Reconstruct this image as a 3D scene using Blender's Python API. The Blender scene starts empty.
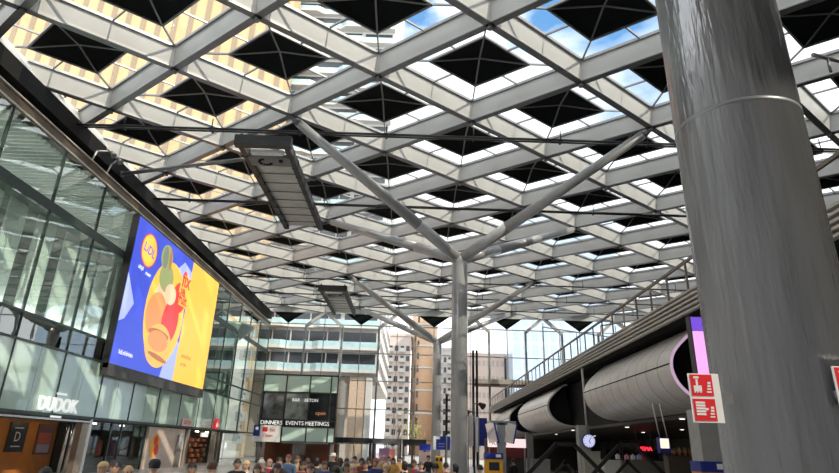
import bpy, bmesh, math, random
from mathutils import Vector, Matrix
random.seed(7)
C = bpy.context.scene.collection
SC = bpy.context.scene
PI = math.pi

# ------------------------------------------------------------------ camera
F = 570.0
EYE = Vector((0, 0, 2.1))
CA = Vector((0.99946705, -0.01698854, 0.0278748))
CU = Vector((-0.03204354, -0.34758651, 0.93710022))
CW = Vector((0.00623106, 0.937494, 0.34794564))
def at(px, py, ax, val):
    """point where the sight line of a photo pixel meets the plane axis=val"""
    d = CW*F + CA*(px-419.5) - CU*(py-236.5)
    return EYE + d*((val-EYE[ax])/d[ax])
cam = bpy.data.cameras.new('camera')
cam.sensor_width = 36; cam.lens = F*36/839; cam.clip_end = 2000; cam.clip_start = .05
co = bpy.data.objects.new('camera', cam); C.objects.link(co)
M3 = Matrix((CA, CU, -CW)).transposed()
co.matrix_world = Matrix.Translation(EYE) @ M3.to_4x4()
SC.camera = co

# ------------------------------------------------------------------ materials
MATS = {}
def mat(name, col, rough=.5, metal=0, var=.08, scale=3, bump=0, emit=None, estr=0, stretch=(1,1,1), spec=.5, coat=0):
    if name in MATS: return MATS[name]
    m = bpy.data.materials.new(name); m.use_nodes = True
    n = m.node_tree.nodes; l = m.node_tree.links
    p = n['Principled BSDF']
    p.inputs['Roughness'].default_value = rough; p.inputs['Metallic'].default_value = metal
    p.inputs['Specular IOR Level'].default_value = spec
    p.inputs['Coat Weight'].default_value = coat
    tc = n.new('ShaderNodeTexCoord'); mp = n.new('ShaderNodeMapping')
    mp.inputs['Scale'].default_value = stretch
    nz = n.new('ShaderNodeTexNoise'); nz.inputs['Scale'].default_value = scale; nz.inputs['Detail'].default_value = 4
    l.new(tc.outputs['Object'], mp.inputs['Vector']); l.new(mp.outputs['Vector'], nz.inputs['Vector'])
    r = n.new('ShaderNodeValToRGB')
    c = list(col)
    r.color_ramp.elements[0].position = .3; r.color_ramp.elements[1].position = .7
    r.color_ramp.elements[0].color = [max(0, x*(1-var)) for x in c]+[1]
    r.color_ramp.elements[1].color = [min(1, x*(1+var)) for x in c]+[1]
    l.new(nz.outputs['Fac'], r.inputs['Fac']); l.new(r.outputs['Color'], p.inputs['Base Color'])
    if bump:
        b = n.new('ShaderNodeBump'); b.inputs['Strength'].default_value = bump; b.inputs['Distance'].default_value = .05
        l.new(nz.outputs['Fac'], b.inputs['Height']); l.new(b.outputs['Normal'], p.inputs['Normal'])
    if emit:
        p.inputs['Emission Color'].default_value = list(emit)+[1]; p.inputs['Emission Strength'].default_value = estr
    MATS[name] = m
    return m
def glass(name, tint, refl_min=.04, rough=.02, ior=1.5, bump=0):
    m = bpy.data.materials.new(name); m.use_nodes = True
    n = m.node_tree.nodes; l = m.node_tree.links
    n.remove(n['Principled BSDF'])
    t = n.new('ShaderNodeBsdfTransparent'); t.inputs['Color'].default_value = list(tint)+[1]
    g = n.new('ShaderNodeBsdfGlossy'); g.inputs['Roughness'].default_value = rough
    g.inputs['Color'].default_value = (.95, 1, .97, 1)
    f = n.new('ShaderNodeLayerWeight'); f.inputs['Blend'].default_value = .5
    pw = n.new('ShaderNodeMath'); pw.operation = 'POWER'; pw.inputs[1].default_value = 4.0
    a = n.new('ShaderNodeMath'); a.operation = 'MULTIPLY_ADD'; a.use_clamp = True; a.inputs[1].default_value = .85; a.inputs[2].default_value = refl_min
    mx = n.new('ShaderNodeMixShader')
    l.new(f.outputs['Facing'], pw.inputs[0]); l.new(pw.outputs[0], a.inputs[0]); l.new(a.outputs[0], mx.inputs[0])
    l.new(t.outputs[0], mx.inputs[1]); l.new(g.outputs[0], mx.inputs[2]); l.new(mx.outputs[0], n['Material Output'].inputs[0])
    if bump:
        tc = n.new('ShaderNodeTexCoord'); nz = n.new('ShaderNodeTexNoise'); nz.inputs['Scale'].default_value = .7
        l.new(tc.outputs['Object'], nz.inputs['Vector'])
        b = n.new('ShaderNodeBump'); b.inputs['Strength'].default_value = bump; b.inputs['Distance'].default_value = .05
        l.new(nz.outputs['Fac'], b.inputs['Height']); l.new(b.outputs['Normal'], g.inputs['Normal']); l.new(b.outputs['Normal'], f.inputs['Normal'])
    MATS[name] = m
    return m
BEAM = mat('beam_paint', (.56, .56, .54), .38, 0, .04, .8)
DARKSTEEL = mat('dark_steel', (.045, .047, .05), .45, .3, .15, 4)
MIDSTEEL = mat('mid_steel', (.22, .225, .23), .4, .4, .1, 3)
PANEL = mat('roof_panel_cloth', (.006, .008, .008), .8, 0, .15, 2, spec=.1)
ROOFGLASS = glass('roof_glass', (.95, .97, .97), .02)
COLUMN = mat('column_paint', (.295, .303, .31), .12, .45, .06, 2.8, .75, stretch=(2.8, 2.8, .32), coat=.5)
COLUMN_LIT = mat('column_paint_lit', (.45, .455, .46), .2, .25, .06, 2.8, .3, stretch=(2.8, 2.8, .32), coat=.3)  # same paint as the near column, lightened to stand in for brighter light
STRUT = mat('strut_paint', (.44, .445, .45), .32, .2, .06, 3)
FLOOR = None
WALLGLASS = glass('wall_glass', (.82, .94, .88), .20, .015, 1.55, .05)
SHOPGLASS = glass('shop_glass', (.42, .46, .44), .03)
FACADEGLASS = glass('facade_glass', (.95, .97, .97), .02)
MULL = mat('mullion_green', (.05, .075, .065), .4, .2)
FACMULL = mat('facade_mullion', (.30, .31, .31), .45, .2)
FROST = mat('frosted_mint', (.52, .69, .60), .12, 0, .06, .5, coat=.8)
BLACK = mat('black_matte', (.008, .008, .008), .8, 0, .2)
BRONZE = mat('bronze_trim', (.16, .12, .085), .4, .5, .15, 2)
PALETRIM = mat('pale_trim', (.62, .58, .5), .35, .4)
CURTAIN = mat('curtain_cloth', (.84, .88, .85), .8, 0, .05, 6)
INTERIOR = mat('interior_wall', (.16, .20, .18), .8, 0, .2, 1)
WHITE = mat('white_paint', (.8, .8, .79), .5)
CLAD = mat('aluminium_cladding', (.70, .66, .61), .32, .35, .07, 1.5, .05)
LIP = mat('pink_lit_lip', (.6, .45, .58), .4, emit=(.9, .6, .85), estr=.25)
SLAT = mat('slat_brown_grey', (.48, .45, .41), .5, .2)
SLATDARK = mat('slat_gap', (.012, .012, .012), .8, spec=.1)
CONC = mat('pillar_grey', (.33, .33, .31), .6)

# ------------------------------------------------------------------ mesh helpers
ORG = {}
class MB:
    def __init__(s): s.bm = bmesh.new()
    def face(s, pts):
        vs = [s.bm.verts.new(p) for p in pts]
        return s.bm.faces.new(vs)
    def box(s, c, size, rz=0, rx=0, ry=0):
        sx, sy, sz = [x/2 for x in size]; R = Matrix.Rotation(rz, 3, 'Z') @ Matrix.Rotation(ry, 3, 'Y') @ Matrix.Rotation(rx, 3, 'X')
        v = [s.bm.verts.new(Vector(c)+R @ Vector((x*sx, y*sy, z*sz))) for x in (-1, 1) for y in (-1, 1) for z in (-1, 1)]
        for f in ((0,1,3,2),(4,6,7,5),(0,4,5,1),(2,3,7,6),(0,2,6,4),(1,5,7,3)): s.bm.faces.new([v[i] for i in f])
        return s
    def span(s, a, b):
        a = Vector(a); b = Vector(b)
        return s.box((a+b)/2, [abs(x) for x in (b-a)])
    def tube(s, p, q, r, r2=None, seg=12, caps=True, smooth=True):
        p = Vector(p); q = Vector(q); d = (q-p).normalized(); r2 = r if r2 is None else r2
        u = d.orthogonal().normalized(); w = d.cross(u)
        A = []; B = []
        for k in range(seg):
            t = 2*PI*k/seg; o = u*math.cos(t)+w*math.sin(t)
            A.append(s.bm.verts.new(p+o*r)); B.append(s.bm.verts.new(q+o*r2))
        for k in range(seg):
            f = s.bm.faces.new((A[k], A[(k+1) % seg], B[(k+1) % seg], B[k])); f.smooth = smooth
        if caps:
            s.bm.faces.new(A[::-1]); s.bm.faces.new(B)
        return s
    def bar(s, p, q, w, h):
        """rectangular bar between two points, w across, h upright"""
        p = Vector(p); q = Vector(q); d = (q-p).normalized()
        side = d.cross(Vector((0, 0, 1)))
        side = Vector((1, 0, 0)) if side.length < 1e-4 else side.normalized()
        up = side.cross(d)
        pts = [(-1,-1),(1,-1),(1,1),(-1,1)]
        A = [s.bm.verts.new(p+side*a*w/2+up*b*h/2) for a, b in pts]; B = [s.bm.verts.new(q+side*a*w/2+up*b*h/2) for a, b in pts]
        for k in range(4): s.bm.faces.new((A[k], A[(k+1) % 4], B[(k+1) % 4], B[k]))
        s.bm.faces.new(A[::-1]); s.bm.faces.new(B)
        return s
    def prism(s, prof, fn, t0, t1, smooth=False, caps=True, closed=True):
        """profile of 2-D points mapped by fn(u, v, t)"""
        A = [s.bm.verts.new(fn(u, v, t0)) for u, v in prof]; B = [s.bm.verts.new(fn(u, v, t1)) for u, v in prof]
        n = len(prof)
        for k in range(n if closed else n-1):
            f = s.bm.faces.new((A[k], A[(k+1) % n], B[(k+1) % n], B[k])); f.smooth = smooth
        if caps and closed:
            s.bm.faces.new(A[::-1]); s.bm.faces.new(B)
        return s
    def lathe(s, prof, c, seg=24, smooth=True):
        c = Vector(c); rings = []
        for r, z in prof:
            rings.append([s.bm.verts.new(c+Vector((r*math.cos(2*PI*k/seg), r*math.sin(2*PI*k/seg), z))) for k in range(seg)])
        for a, b in zip(rings, rings[1:]):
            for k in range(seg):
                f = s.bm.faces.new((a[k], a[(k+1) % seg], b[(k+1) % seg], b[k])); f.smooth = smooth
        s.bm.faces.new(rings[0][::-1]); s.bm.faces.new(rings[-1])
        return s
    def ball(s, c, r, sc=(1,1,1), seg=12):
        ret = bmesh.ops.create_uvsphere(s.bm, u_segments=seg, v_segments=max(6, seg*2//3), radius=r)
        for v in ret['verts']: v.co = Vector((v.co.x*sc[0], v.co.y*sc[1], v.co.z*sc[2]))+Vector(c)
        for f in {f for v in ret['verts'] for f in v.link_faces}: f.smooth = True
        return s
    def build(s, name, m, parent=None, origin=None):
        bmesh.ops.recalc_face_normals(s.bm, faces=s.bm.faces)
        o0 = ORG.get(parent.name, Vector()) if parent else (Vector(origin) if origin else Vector())
        if o0.length: bmesh.ops.translate(s.bm, verts=s.bm.verts, vec=-o0)
        me = bpy.data.meshes.new(name); s.bm.to_mesh(me); s.bm.free()
        if m: me.materials.append(m)
        o = bpy.data.objects.new(name, me); C.objects.link(o)
        if parent: o.parent = parent; ORG[o.name] = o0
        else: o.location = o0; ORG[o.name] = o0
        return o
def tag(o, label=None, cat=None, group=None, kind=None):
    if label: o['label'] = label
    if cat: o['category'] = cat
    if group: o['group'] = group
    if kind: o['kind'] = kind
    return o
def thing(name, loc, label, cat, group=None, kind=None):
    o = bpy.data.objects.new(name, None); C.objects.link(o); o.location = loc; o.empty_display_size = .2
    ORG[o.name] = Vector(loc)
    return tag(o, label, cat, group, kind)
def struct(name, loc=(0,0,0), label=None):
    return thing(name, loc, label, None, None, 'structure')
def text(name, s, size, m, mtx, parent, depth=.01, align='CENTER', shear=0, bold=0):
    cu = bpy.data.curves.new(name, 'FONT'); cu.body = s; cu.size = size; cu.extrude = depth; cu.align_x = align; cu.align_y = 'CENTER'; cu.shear = shear; cu.offset = bold*size
    cu.resolution_u = 3
    ob = bpy.data.objects.new(name, cu); C.objects.link(ob)
    dg = bpy.context.evaluated_depsgraph_get(); me = bpy.data.meshes.new_from_object(ob.evaluated_get(dg))
    bpy.data.objects.remove(ob)
    o0 = ORG.get(parent.name, Vector()) if parent else Vector()
    me.transform(Matrix.Translation(-o0) @ mtx); me.materials.clear(); me.materials.append(m)
    o = bpy.data.objects.new(name, me); C.objects.link(o); o.parent = parent
    return o
def frame_mtx(o, right, up):
    r = Vector(right).normalized(); u = Vector(up).normalized(); n = r.cross(u)
    m = Matrix((r, u, n)).transposed().to_4x4()
    return Matrix.Translation(Vector(o)) @ m

# ------------------------------------------------------------------ world and sun
w = bpy.data.worlds.new('sky'); SC.world = w; w.use_nodes = True
n = w.node_tree.nodes; l = w.node_tree.links
bg = n['Background']
tc = n.new('ShaderNodeTexCoord'); mp = n.new('ShaderNodeMapping'); mp.inputs['Scale'].default_value = (1, 1, 1.9); mp.inputs['Location'].default_value = (.35, .1, .2)
nz = n.new('ShaderNodeTexNoise'); nz.inputs['Scale'].default_value = 2.6; nz.inputs['Detail'].default_value = 6; nz.inputs['Roughness'].default_value = .55
l.new(tc.outputs['Generated'], mp.inputs['Vector']); l.new(mp.outputs['Vector'], nz.inputs['Vector'])
rp = n.new('ShaderNodeValToRGB'); rp.color_ramp.elements[0].position = .44; rp.color_ramp.elements[1].position = .56
l.new(nz.outputs['Fac'], rp.inputs['Fac'])
sx = n.new('ShaderNodeSeparateXYZ'); l.new(tc.outputs['Generated'], sx.inputs[0])
hz = n.new('ShaderNodeMapRange'); hz.inputs['From Min'].default_value = .30; hz.inputs['From Max'].default_value = .56
hz.inputs['To Min'].default_value = 1; hz.inputs['To Max'].default_value = 0
l.new(sx.outputs['Z'], hz.inputs['Value'])
prev = None                         # openings of clear sky in the cloud cover
for px, py, c0, c1 in ((606, 62, .986, .999), (560, 10, .990, .999), (416, 22, .994, 1.0)):
    d = (CW*F + CA*(px-419.5) - CU*(py-236.5)).normalized()
    vm = n.new('ShaderNodeVectorMath'); vm.operation = 'DOT_PRODUCT'; vm.inputs[1].default_value = d
    l.new(tc.outputs['Generated'], vm.inputs[0])
    ad = n.new('ShaderNodeMath'); ad.operation = 'MULTIPLY_ADD'; ad.inputs[1].default_value = -.05; l.new(nz.outputs['Fac'], ad.inputs[0])
    a2 = n.new('ShaderNodeMath'); a2.operation = 'ADD'; a2.inputs[1].default_value = .025; l.new(vm.outputs['Value'], a2.inputs[0]); l.new(a2.outputs[0], ad.inputs[2])
    mr = n.new('ShaderNodeMapRange'); mr.inputs['From Min'].default_value = c0; mr.inputs['From Max'].default_value = c1
    mr.inputs['To Min'].default_value = 1; mr.inputs['To Max'].default_value = 0
    l.new(ad.outputs[0], mr.inputs['Value'])
    if prev is None: prev = mr.outputs[0]
    else:
        mi = n.new('ShaderNodeMath'); mi.operation = 'MINIMUM'; l.new(prev, mi.inputs[0]); l.new(mr.outputs[0], mi.inputs[1]); prev = mi.outputs[0]
rp.color_ramp.elements[0].position = .28; rp.color_ramp.elements[1].position = .40
mx0 = n.new('ShaderNodeMath'); mx0.operation = 'MAXIMUM'; l.new(rp.outputs['Color'], mx0.inputs[0]); l.new(hz.outputs[0], mx0.inputs[1])
mxf = n.new('ShaderNodeMath'); mxf.operation = 'MINIMUM'; l.new(mx0.outputs[0], mxf.inputs[0]); l.new(prev, mxf.inputs[1])
mx = n.new('ShaderNodeMix'); mx.data_type = 'RGBA'
mx.inputs['A'].default_value = (.11, .265, .52, 1); mx.inputs['B'].default_value = (1.2, 1.22, 1.25, 1)
l.new(mxf.outputs[0], mx.inputs['Factor']); l.new(mx.outputs['Result'], bg.inputs['Color'])
bg.inputs['Strength'].default_value = 1.0
sun = bpy.data.lights.new('sun', 'SUN'); sun.energy = 1.9; sun.angle = .009; sun.color = (1, .9, .74)
so = bpy.data.objects.new('sun', sun); C.objects.link(so)
so.rotation_euler = Vector((-.62, .52, -.62)).to_track_quat('-Z', 'Y').to_euler()
SC.view_settings.view_transform = 'Standard'; SC.view_settings.look = 'None'; SC.view_settings.gamma = 1
SC.view_settings.use_curve_mapping = False; SC.view_settings.exposure = .85

# ------------------------------------------------------------------ roof lattice
CX, AX = 3.01, 5.2                  # column axis x, half lateral module
CY, BY = 20.54, 4.017               # y of lattice row 0, row spacing
ZB, ZT = 19.92, 20.95               # beam bottom, glass level
def nx(i): return CX+AX*i
def ny(r): return CY+BY*r
XL, XR = -21.0, nx(9.2)
YN, YF = ny(-8), ny(15)
ceiling = struct('ceiling', (0, 0, 0))
WB, WT = .15, .33                   # half widths of a beam at its bottom and top
def clipseg(p, q, x0, x1, y0, y1):
    t0, t1 = 0.0, 1.0; d = q-p
    for a, lo, hi in ((0, x0, x1), (1, y0, y1)):
        if abs(d[a]) < 1e-9: continue
        ta, tb = (lo-p[a])/d[a], (hi-p[a])/d[a]
        if ta > tb: ta, tb = tb, ta
        t0 = max(t0, ta); t1 = min(t1, tb)
    return (p+d*t0, p+d*t1) if t1 > t0+1e-3 else None
for s in (1, -1):
    for c in range(-40, 41, 2):
        # line i = c/2... nodes with i - s*r = c
        p = Vector((nx(c+s*(-12)), ny(-12), 0)); q = Vector((nx(c+s*20), ny(20), 0))
        sg = clipseg(p, q, XL-.2, XR, YN, YF)
        if not sg: continue
        p, q = sg; d = (q-p).normalized(); sd = Vector((d.y, -d.x, 0)); Lg = (q-p).length
        if Lg < 1: continue
        b = MB()
        f = lambda u, v, t: p+d*t+sd*u+Vector((0, 0, v))
        b.prism([(-WB, ZB), (WB, ZB), (WB+.01, ZB+.13), (WT, ZT), (-WT, ZT), (-WB-.01, ZB+.13)], f, 0, Lg)
        k = b.build('roof_beam', BEAM, ceiling)
        e = MB(); e.prism([(-WB-.02, ZB-.05), (WB+.02, ZB-.05), (WB+.02, ZB), (-WB-.02, ZB)], f, 0, Lg)
        e.build('bottom_flange', MIDSTEEL, k)  # darker than the beam: shade of the unlit underside put into the colour
        # thin plate joints across the beam faces
        
# edge beams
b = MB(); b.prism([(-20.42, ZB-.1), (-21.15, ZT+.1), (-21.6, ZT+.1), (-21.6, ZB-.1)], lambda u, v, t: Vector((u, t, v)), YN, YF)
b.build('edge_beam', BEAM, ceiling)
b = MB(); b.span((-21.0, YF-.15, ZB-.05), (XR, YF+.15, ZT+.1)); b.build('edge_beam', BEAM, ceiling)
MB().span((-21.62, YN, 17.6), (-21.5, YF, 19.1)).build('dark_upstand', BLACK, ceiling)
b = MB(); b.span((-26, YN, 19.0), (-21.6, YF, 21.4)); b.build('soffit', BLACK, ceiling)
b = MB(); b.span((-21.6, YN, 18.8), (-20.2, YF, ZB-.12)); b.build('dark_fascia', BLACK, ceiling)

def clip_poly(P, ax, val, keep_less):
    out = []
    for a, b in zip(P, P[1:]+P[:1]):
        ia = (a[ax] <= val) == keep_less; ib = (b[ax] <= val) == keep_less
        if ia: out.append(a)
        if ia != ib:
            t = (val-a[ax])/(b[ax]-a[ax]); out.append(a.lerp(b, t))
    return out
WN = [0]
def window_name():
    WN[0] += 1; return 'window_%d' % WN[0]
PC = {}
def skylight(i, r):
    x, y = nx(i), ny(r)
    xmin = XL-x if x-AX < XL else None
    ymax = YF-y if r == 15 else None
    key = (xmin if xmin is None else round(xmin, 2), ymax)
    if key not in PC:
        k0 = 1-(.33/ .62)/AX*1.0 - .02
        ax, ay = AX*k0, BY*k0
        hx, hy = AX*.5, BY*.5
        O = [Vector((0, -ay, 0)), Vector((ax, 0, 0)), Vector((0, ay, 0)), Vector((-ax, 0, 0))]
        I = [Vector((0, -hy, 0)), Vector((hx, 0, 0)), Vector((0, hy, 0)), Vector((-hx, 0, 0))]
        g = MB(); p = MB(); bar = MB()
        def add(mb, P, lift=False):
            if xmin is not None: P = clip_poly(P, 0, xmin, False)
            if ymax is not None and P: P = clip_poly(P, 1, 0.0, True)
            if len(P) >= 3: mb.face(P)
        def addbar(a, b_, w, h):
            s = clipseg(a, b_, xmin if xmin is not None else -99, 99, -99, 0 if ymax is not None else 99)
            if s: bar.bar(s[0], s[1], w, h)
        for k in range(4):
            o0, o1, i0, i1 = O[k], O[(k+1) % 4], I[k], I[(k+1) % 4]
            om, im = (o0+o1)/2, (i0+i1)/2
            add(g, [o0, om, im, i0]); add(g, [om, o1, i1, im])
            apex = Vector((0, 0, .3))
            add(p, [i0, i1, apex])
            addbar(o0.copy(), i0.copy(), .07, .1); addbar(om, im, .07, .1); addbar(i0, i1, .09, .12); addbar(o0, o1, .08, .16)
            addbar(i0+Vector((0, 0, -.03)), apex+Vector((0, 0, -.03)), .08, .06)
        def mk(mb, nm, m):
            if not mb.bm.verts: mb.bm.free(); return None
            me = bpy.data.meshes.new(nm); mb.bm.to_mesh(me); mb.bm.free(); me.materials.append(m); return me
        PC[key] = (mk(g, 'skylight_glass', ROOFGLASS), mk(p, 'opaque_panel', PANEL), mk(bar, 'glazing_bar', MIDSTEEL))
    g, p, bar = PC[key]
    if not g: return
    o = bpy.data.objects.new(window_name(), g); C.objects.link(o); o.location = (x, y, ZT); o['kind'] = 'structure'
    if p: c = bpy.data.objects.new('opaque_panel', p); C.objects.link(c); c.parent = o
    if bar: c = bpy.data.objects.new('glazing_bar', bar); C.objects.link(c); c.parent = o
for r in range(-7, 16):
    for i in range(-5, 10):
        if (i+r) % 2: skylight(i, r)
# joints under the nearer nodes
for r in range(-1, 9):
    for i in range(-4, 5):
        if (i+r) % 2 == 0:
            MB().tube((nx(i), ny(r), ZB-.24), (nx(i), ny(r), ZB-.05), .13, seg=10).build('beam_joint', MIDSTEEL, ceiling)

# ------------------------------------------------------------------ columns with their four struts
ZC = 14.2
def column(r, label, x=CX, rad=.52, y=None, seam=None):
    y = ny(r) if y is None else y
    t = thing('steel_column', (x, y, 0), label, 'column', 'branching columns of the hall')
    seg = 48
    MB().lathe([(rad, 0), (rad, ZC-.25), (rad*.93, ZC+.05), (rad*.55, ZC+.3)], (x, y, 0), seg).build('shaft', COLUMN if seam else COLUMN_LIT, t)
    MB().lathe([(rad+.05, 0), (rad+.05, .12), (rad+.01, .16)], (x, y, 0), seg).build('base_ring', MIDSTEEL, t)
    if seam:
        MB().lathe([(rad, seam-.02), (rad+.0025, seam-.008), (rad+.0025, seam+.008), (rad, seam+.02)], (x, y, 0), seg).build('weld_seam', MIDSTEEL, t)
    for sx_ in (-2, 2):
        for sr in (-2, 2):
            top = Vector((CX+AX*sx_, ny(r+sr), ZB-.12)); bot = Vector((x, y, ZC-.1))
            d = (top-bot).normalized()
            st = MB().tube(bot+d*.25, bot+d*4, .36, .37, 20).tube(bot+d*4, top-d*.5, .37, .26, 20).build('strut', STRUT, t)
            MB().tube(top-d*.5, top+d*.05, .26, .1, 20).build('strut_tip', MIDSTEEL, st)
    return t
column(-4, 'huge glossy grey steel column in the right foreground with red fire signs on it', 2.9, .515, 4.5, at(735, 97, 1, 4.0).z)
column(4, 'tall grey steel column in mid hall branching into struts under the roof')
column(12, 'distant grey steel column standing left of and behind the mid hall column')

# ------------------------------------------------------------------ floor, outside ground
def tile_floor():
    m = bpy.data.materials.new('stone_floor'); m.use_nodes = True
    n = m.node_tree.nodes; l = m.node_tree.links; p = n['Principled BSDF']
    tc = n.new('ShaderNodeTexCoord'); bk = n.new('ShaderNodeTexBrick'); bk.offset = 0
    bk.inputs['Scale'].default_value = 1; bk.inputs['Brick Width'].default_value = 1.2; bk.inputs['Row Height'].default_value = 1.2; bk.inputs['Mortar Size'].default_value = .008
    bk.inputs['Color1'].default_value = (.52, .50, .47, 1); bk.inputs['Color2'].default_value = (.45, .43, .41, 1); bk.inputs['Mortar'].default_value = (.2, .19, .18, 1)
    l.new(tc.outputs['Object'], bk.inputs['Vector']); l.new(bk.outputs['Color'], p.inputs['Base Color']); p.inputs['Roughness'].default_value = .25
    return m
b = MB(); b.span((-26, -12, -.2), (52, 81, 0)); tag(b.build('floor', tile_floor()), kind='structure')
b = MB(); b.span((-160, 81, -.3), (160, 320, -.1)); tag(b.build('ground', mat('plaza_paving', (.42, .40, .38), .8)), kind='structure')
b = MB(); b.span((-26, -12.4, 0), (52, -12, 21)); tag(b.build('wall_back', mat('back_wall', (.25, .22, .2), .6)), kind='structure')
b = MB(); b.span((52, -12, 0), (52.4, 81, 21)); tag(b.build('wall_right', mat('side_wall', (.3, .3, .29), .6)), kind='structure')

# ------------------------------------------------------------------ left glass wall
XW = -20.0
MY = [10.85+4.55*k for k in range(16)]; MY[-1] = 79.6
wl = struct('wall_left', (XW, 20, 0))
for y in MY: MB().span((XW-.12, y-.04, 3.2), (XW+.05, y+.04, 17.35)).build('mullion', MULL, wl)
for z, h in ((13.95, .5), (8.1, .14), (6.75, .12), (3.28, .16)):
    MB().span((XW-.14, MY[0], z-h/2), (XW+.06, MY[-1], z+h/2)).build('transom', MULL, wl)
for y0, y1 in zip(MY, MY[1:]):
    for z0, z1 in ((14.2, 17.35), (8.17, 13.7), (6.81, 8.03)):
        b = MB(); b.face([(XW, y0+.04, z0), (XW, y1-.04, z0), (XW, y1-.04, z1), (XW, y0+.04, z1)]); b.build('glass_pane', WALLGLASS, wl)
    if y1 < 66:
        for a, c in ((y0+.04, (y0+y1)/2-.02), ((y0+y1)/2+.02, y1-.04)):
            MB().span((XW-.06, a, 3.36), (XW, c, 6.69)).build('frosted_panel', FROST, wl)
    else:
        b = MB(); b.face([(XW, y0+.04, 3.36), (XW, y1-.04, 3.36), (XW, y1-.04, 6.69), (XW, y0+.04, 6.69)]); b.build('glass_pane', WALLGLASS, wl)
    if y1 > 66:
        b = MB(); b.face([(XW, y0+.04, .1), (XW, y1-.04, .1), (XW, y1-.04, 3.2), (XW, y0+.04, 3.2)]); b.build('glass_pane', WALLGLASS, wl)
# cornice
tr = struct('trim_1', (XW, 20, 17.4))
MB().span((XW-.45, MY[0], 17.35), (XW+.02, MY[-1], 18.0)).build('cornice_band', BRONZE, tr)
for z in (17.42, 18.02): MB().span((XW-.2, MY[0], z-.04), (XW+.12, MY[-1], z+.04)).build('cornice_edge', PALETRIM, tr)
# rooms behind the glass
MB().span((-25.2, 10, 0), (-25, 62, 19)).build('inner_wall', INTERIOR, wl)
for y in (10.5, 61.8): MB().span((-25, y-.1, 3.3), (XW-.2, y+.1, 18)).build('inner_wall', INTERIOR, wl)
for z0, z1 in ((13.7, 14.2), (3.2, 3.36), (7.9, 8.05)): MB().span((-25, 10.6, z0), (XW-.15, 61.7, z1)).build('floor_slab', INTERIOR, wl)
b = MB(); y = 10.8
while y < 61.5: b.box((-22.6, y, 17.1), (4.7, .14, .22)); y += .42
b.build('ceiling_slats', mat('slat_pale', (.75, .8, .76), .6), wl)
MB().span((-25, 10.6, 17.35), (XW-.2, 61.7, 17.5)).build('room_ceiling', mat('room_ceiling', (.3, .34, .32), .8), wl)
ORD = ['first', 'second', 'third', 'fourth', 'fifth', 'sixth', 'seventh', 'eighth', 'ninth', 'tenth', 'eleventh', 'twelfth', 'thirteenth', 'fourteenth', 'fifteenth', 'sixteenth', 'seventeenth', 'eighteenth', 'nineteenth', 'twentieth']
nC = 0; k = 0
for y0, y1 in zip(MY, MY[1:]):
    if y1 > 58: break
    if y0 < 19: continue
    for off, ln in ((.25, 1.75), (2.45, 1.5)):
        if (k % 3 == 2) and off > 1: off += .5
        b = MB(); ns = 56
        A = []; B = []
        for q in range(ns+1):
            yy = y0+off+ln*q/ns; xx = XW-.75+.07*math.sin(q*PI/2.6+k)+.02*math.sin(q*1.3)
            A.append(b.bm.verts.new((xx, yy, 8.3))); B.append(b.bm.verts.new((xx, yy, 13.6)))
        for q in range(ns): f = b.bm.faces.new((A[q], A[q+1], B[q+1], B[q])); f.smooth = True
        nC += 1; o = b.build('curtain', CURTAIN, None, (XW-.75, y0+off, 8.3))
        tag(o, 'pale pleated curtain behind the green glass wall, %s from the left edge' % ORD[nC-1],  'curtain', 'curtains behind the glass wall')
    k += 1
FILL_GLOW = mat('fill_light_glow', (.9, .9, .85), .5, emit=(1, .98, .93), estr=5)  # glow of unseen strips added to brighten the curtains and upper rooms
for y0_, y1_ in zip(MY, MY[1:]):
    if y1_ > 58: break
    for z_, x_ in ((8.06, 3.0), (14.21, 3.0), (8.06, .22)):
        o = MB().span((XW-x_-.3, y0_+.2, z_), (XW-x_, y1_-.2, z_+.1)).build('added_uplight', FILL_GLOW); tag(o, 'low strip light on the floor of the rooms behind the green glass wall', 'strip light', 'floor lights of the upper rooms')
# inner pillar near the far end
t = thing('round_pillar', (-21.2, 66.3, 0), 'dark green round pillar just behind the far end of the glass wall', 'pillar')
MB().tube((-21.2, 66.3, 0), (-21.2, 66.3, 12.2), .75, seg=20).build('shaft', mat('pillar_green', (.07, .11, .095), .35, .2), t)
MB().lathe([(.75, 12.2), (1.1, 13.2), (2.6, 14.6), (2.6, 14.9)], (-21.2, 66.3, 0), 24).build('capital', mat('capital_green', (.3, .42, .38), .3), t)
# floodlights on the cornice
for py, lab in ((32.5, 'white floodlight with bent arms clamped to the cornice above the left glass wall'),):
    t = thing('floodlight', (XW, py, 18.05), lab, 'floodlight')
    for d in (-.9, .9):
        MB().tube((XW-.1, py+d, 18.05), (XW+.1, py+d, 18.8), .05).tube((XW+.1, py+d, 18.8), (XW+.7, py+d*.6, 19.0), .05).build('arm', WHITE, t)
    MB().tube((XW+.7, py-.9, 19.0), (XW+.7, py+.9, 19.0), .06).build('cross_tube', WHITE, t)
    for d in (-.5, .4): MB().tube((XW+.7, py+d, 19.0), (XW+.95, py+d, 18.7), .09, .2).build('lamp_head', MIDSTEEL, t)

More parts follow.
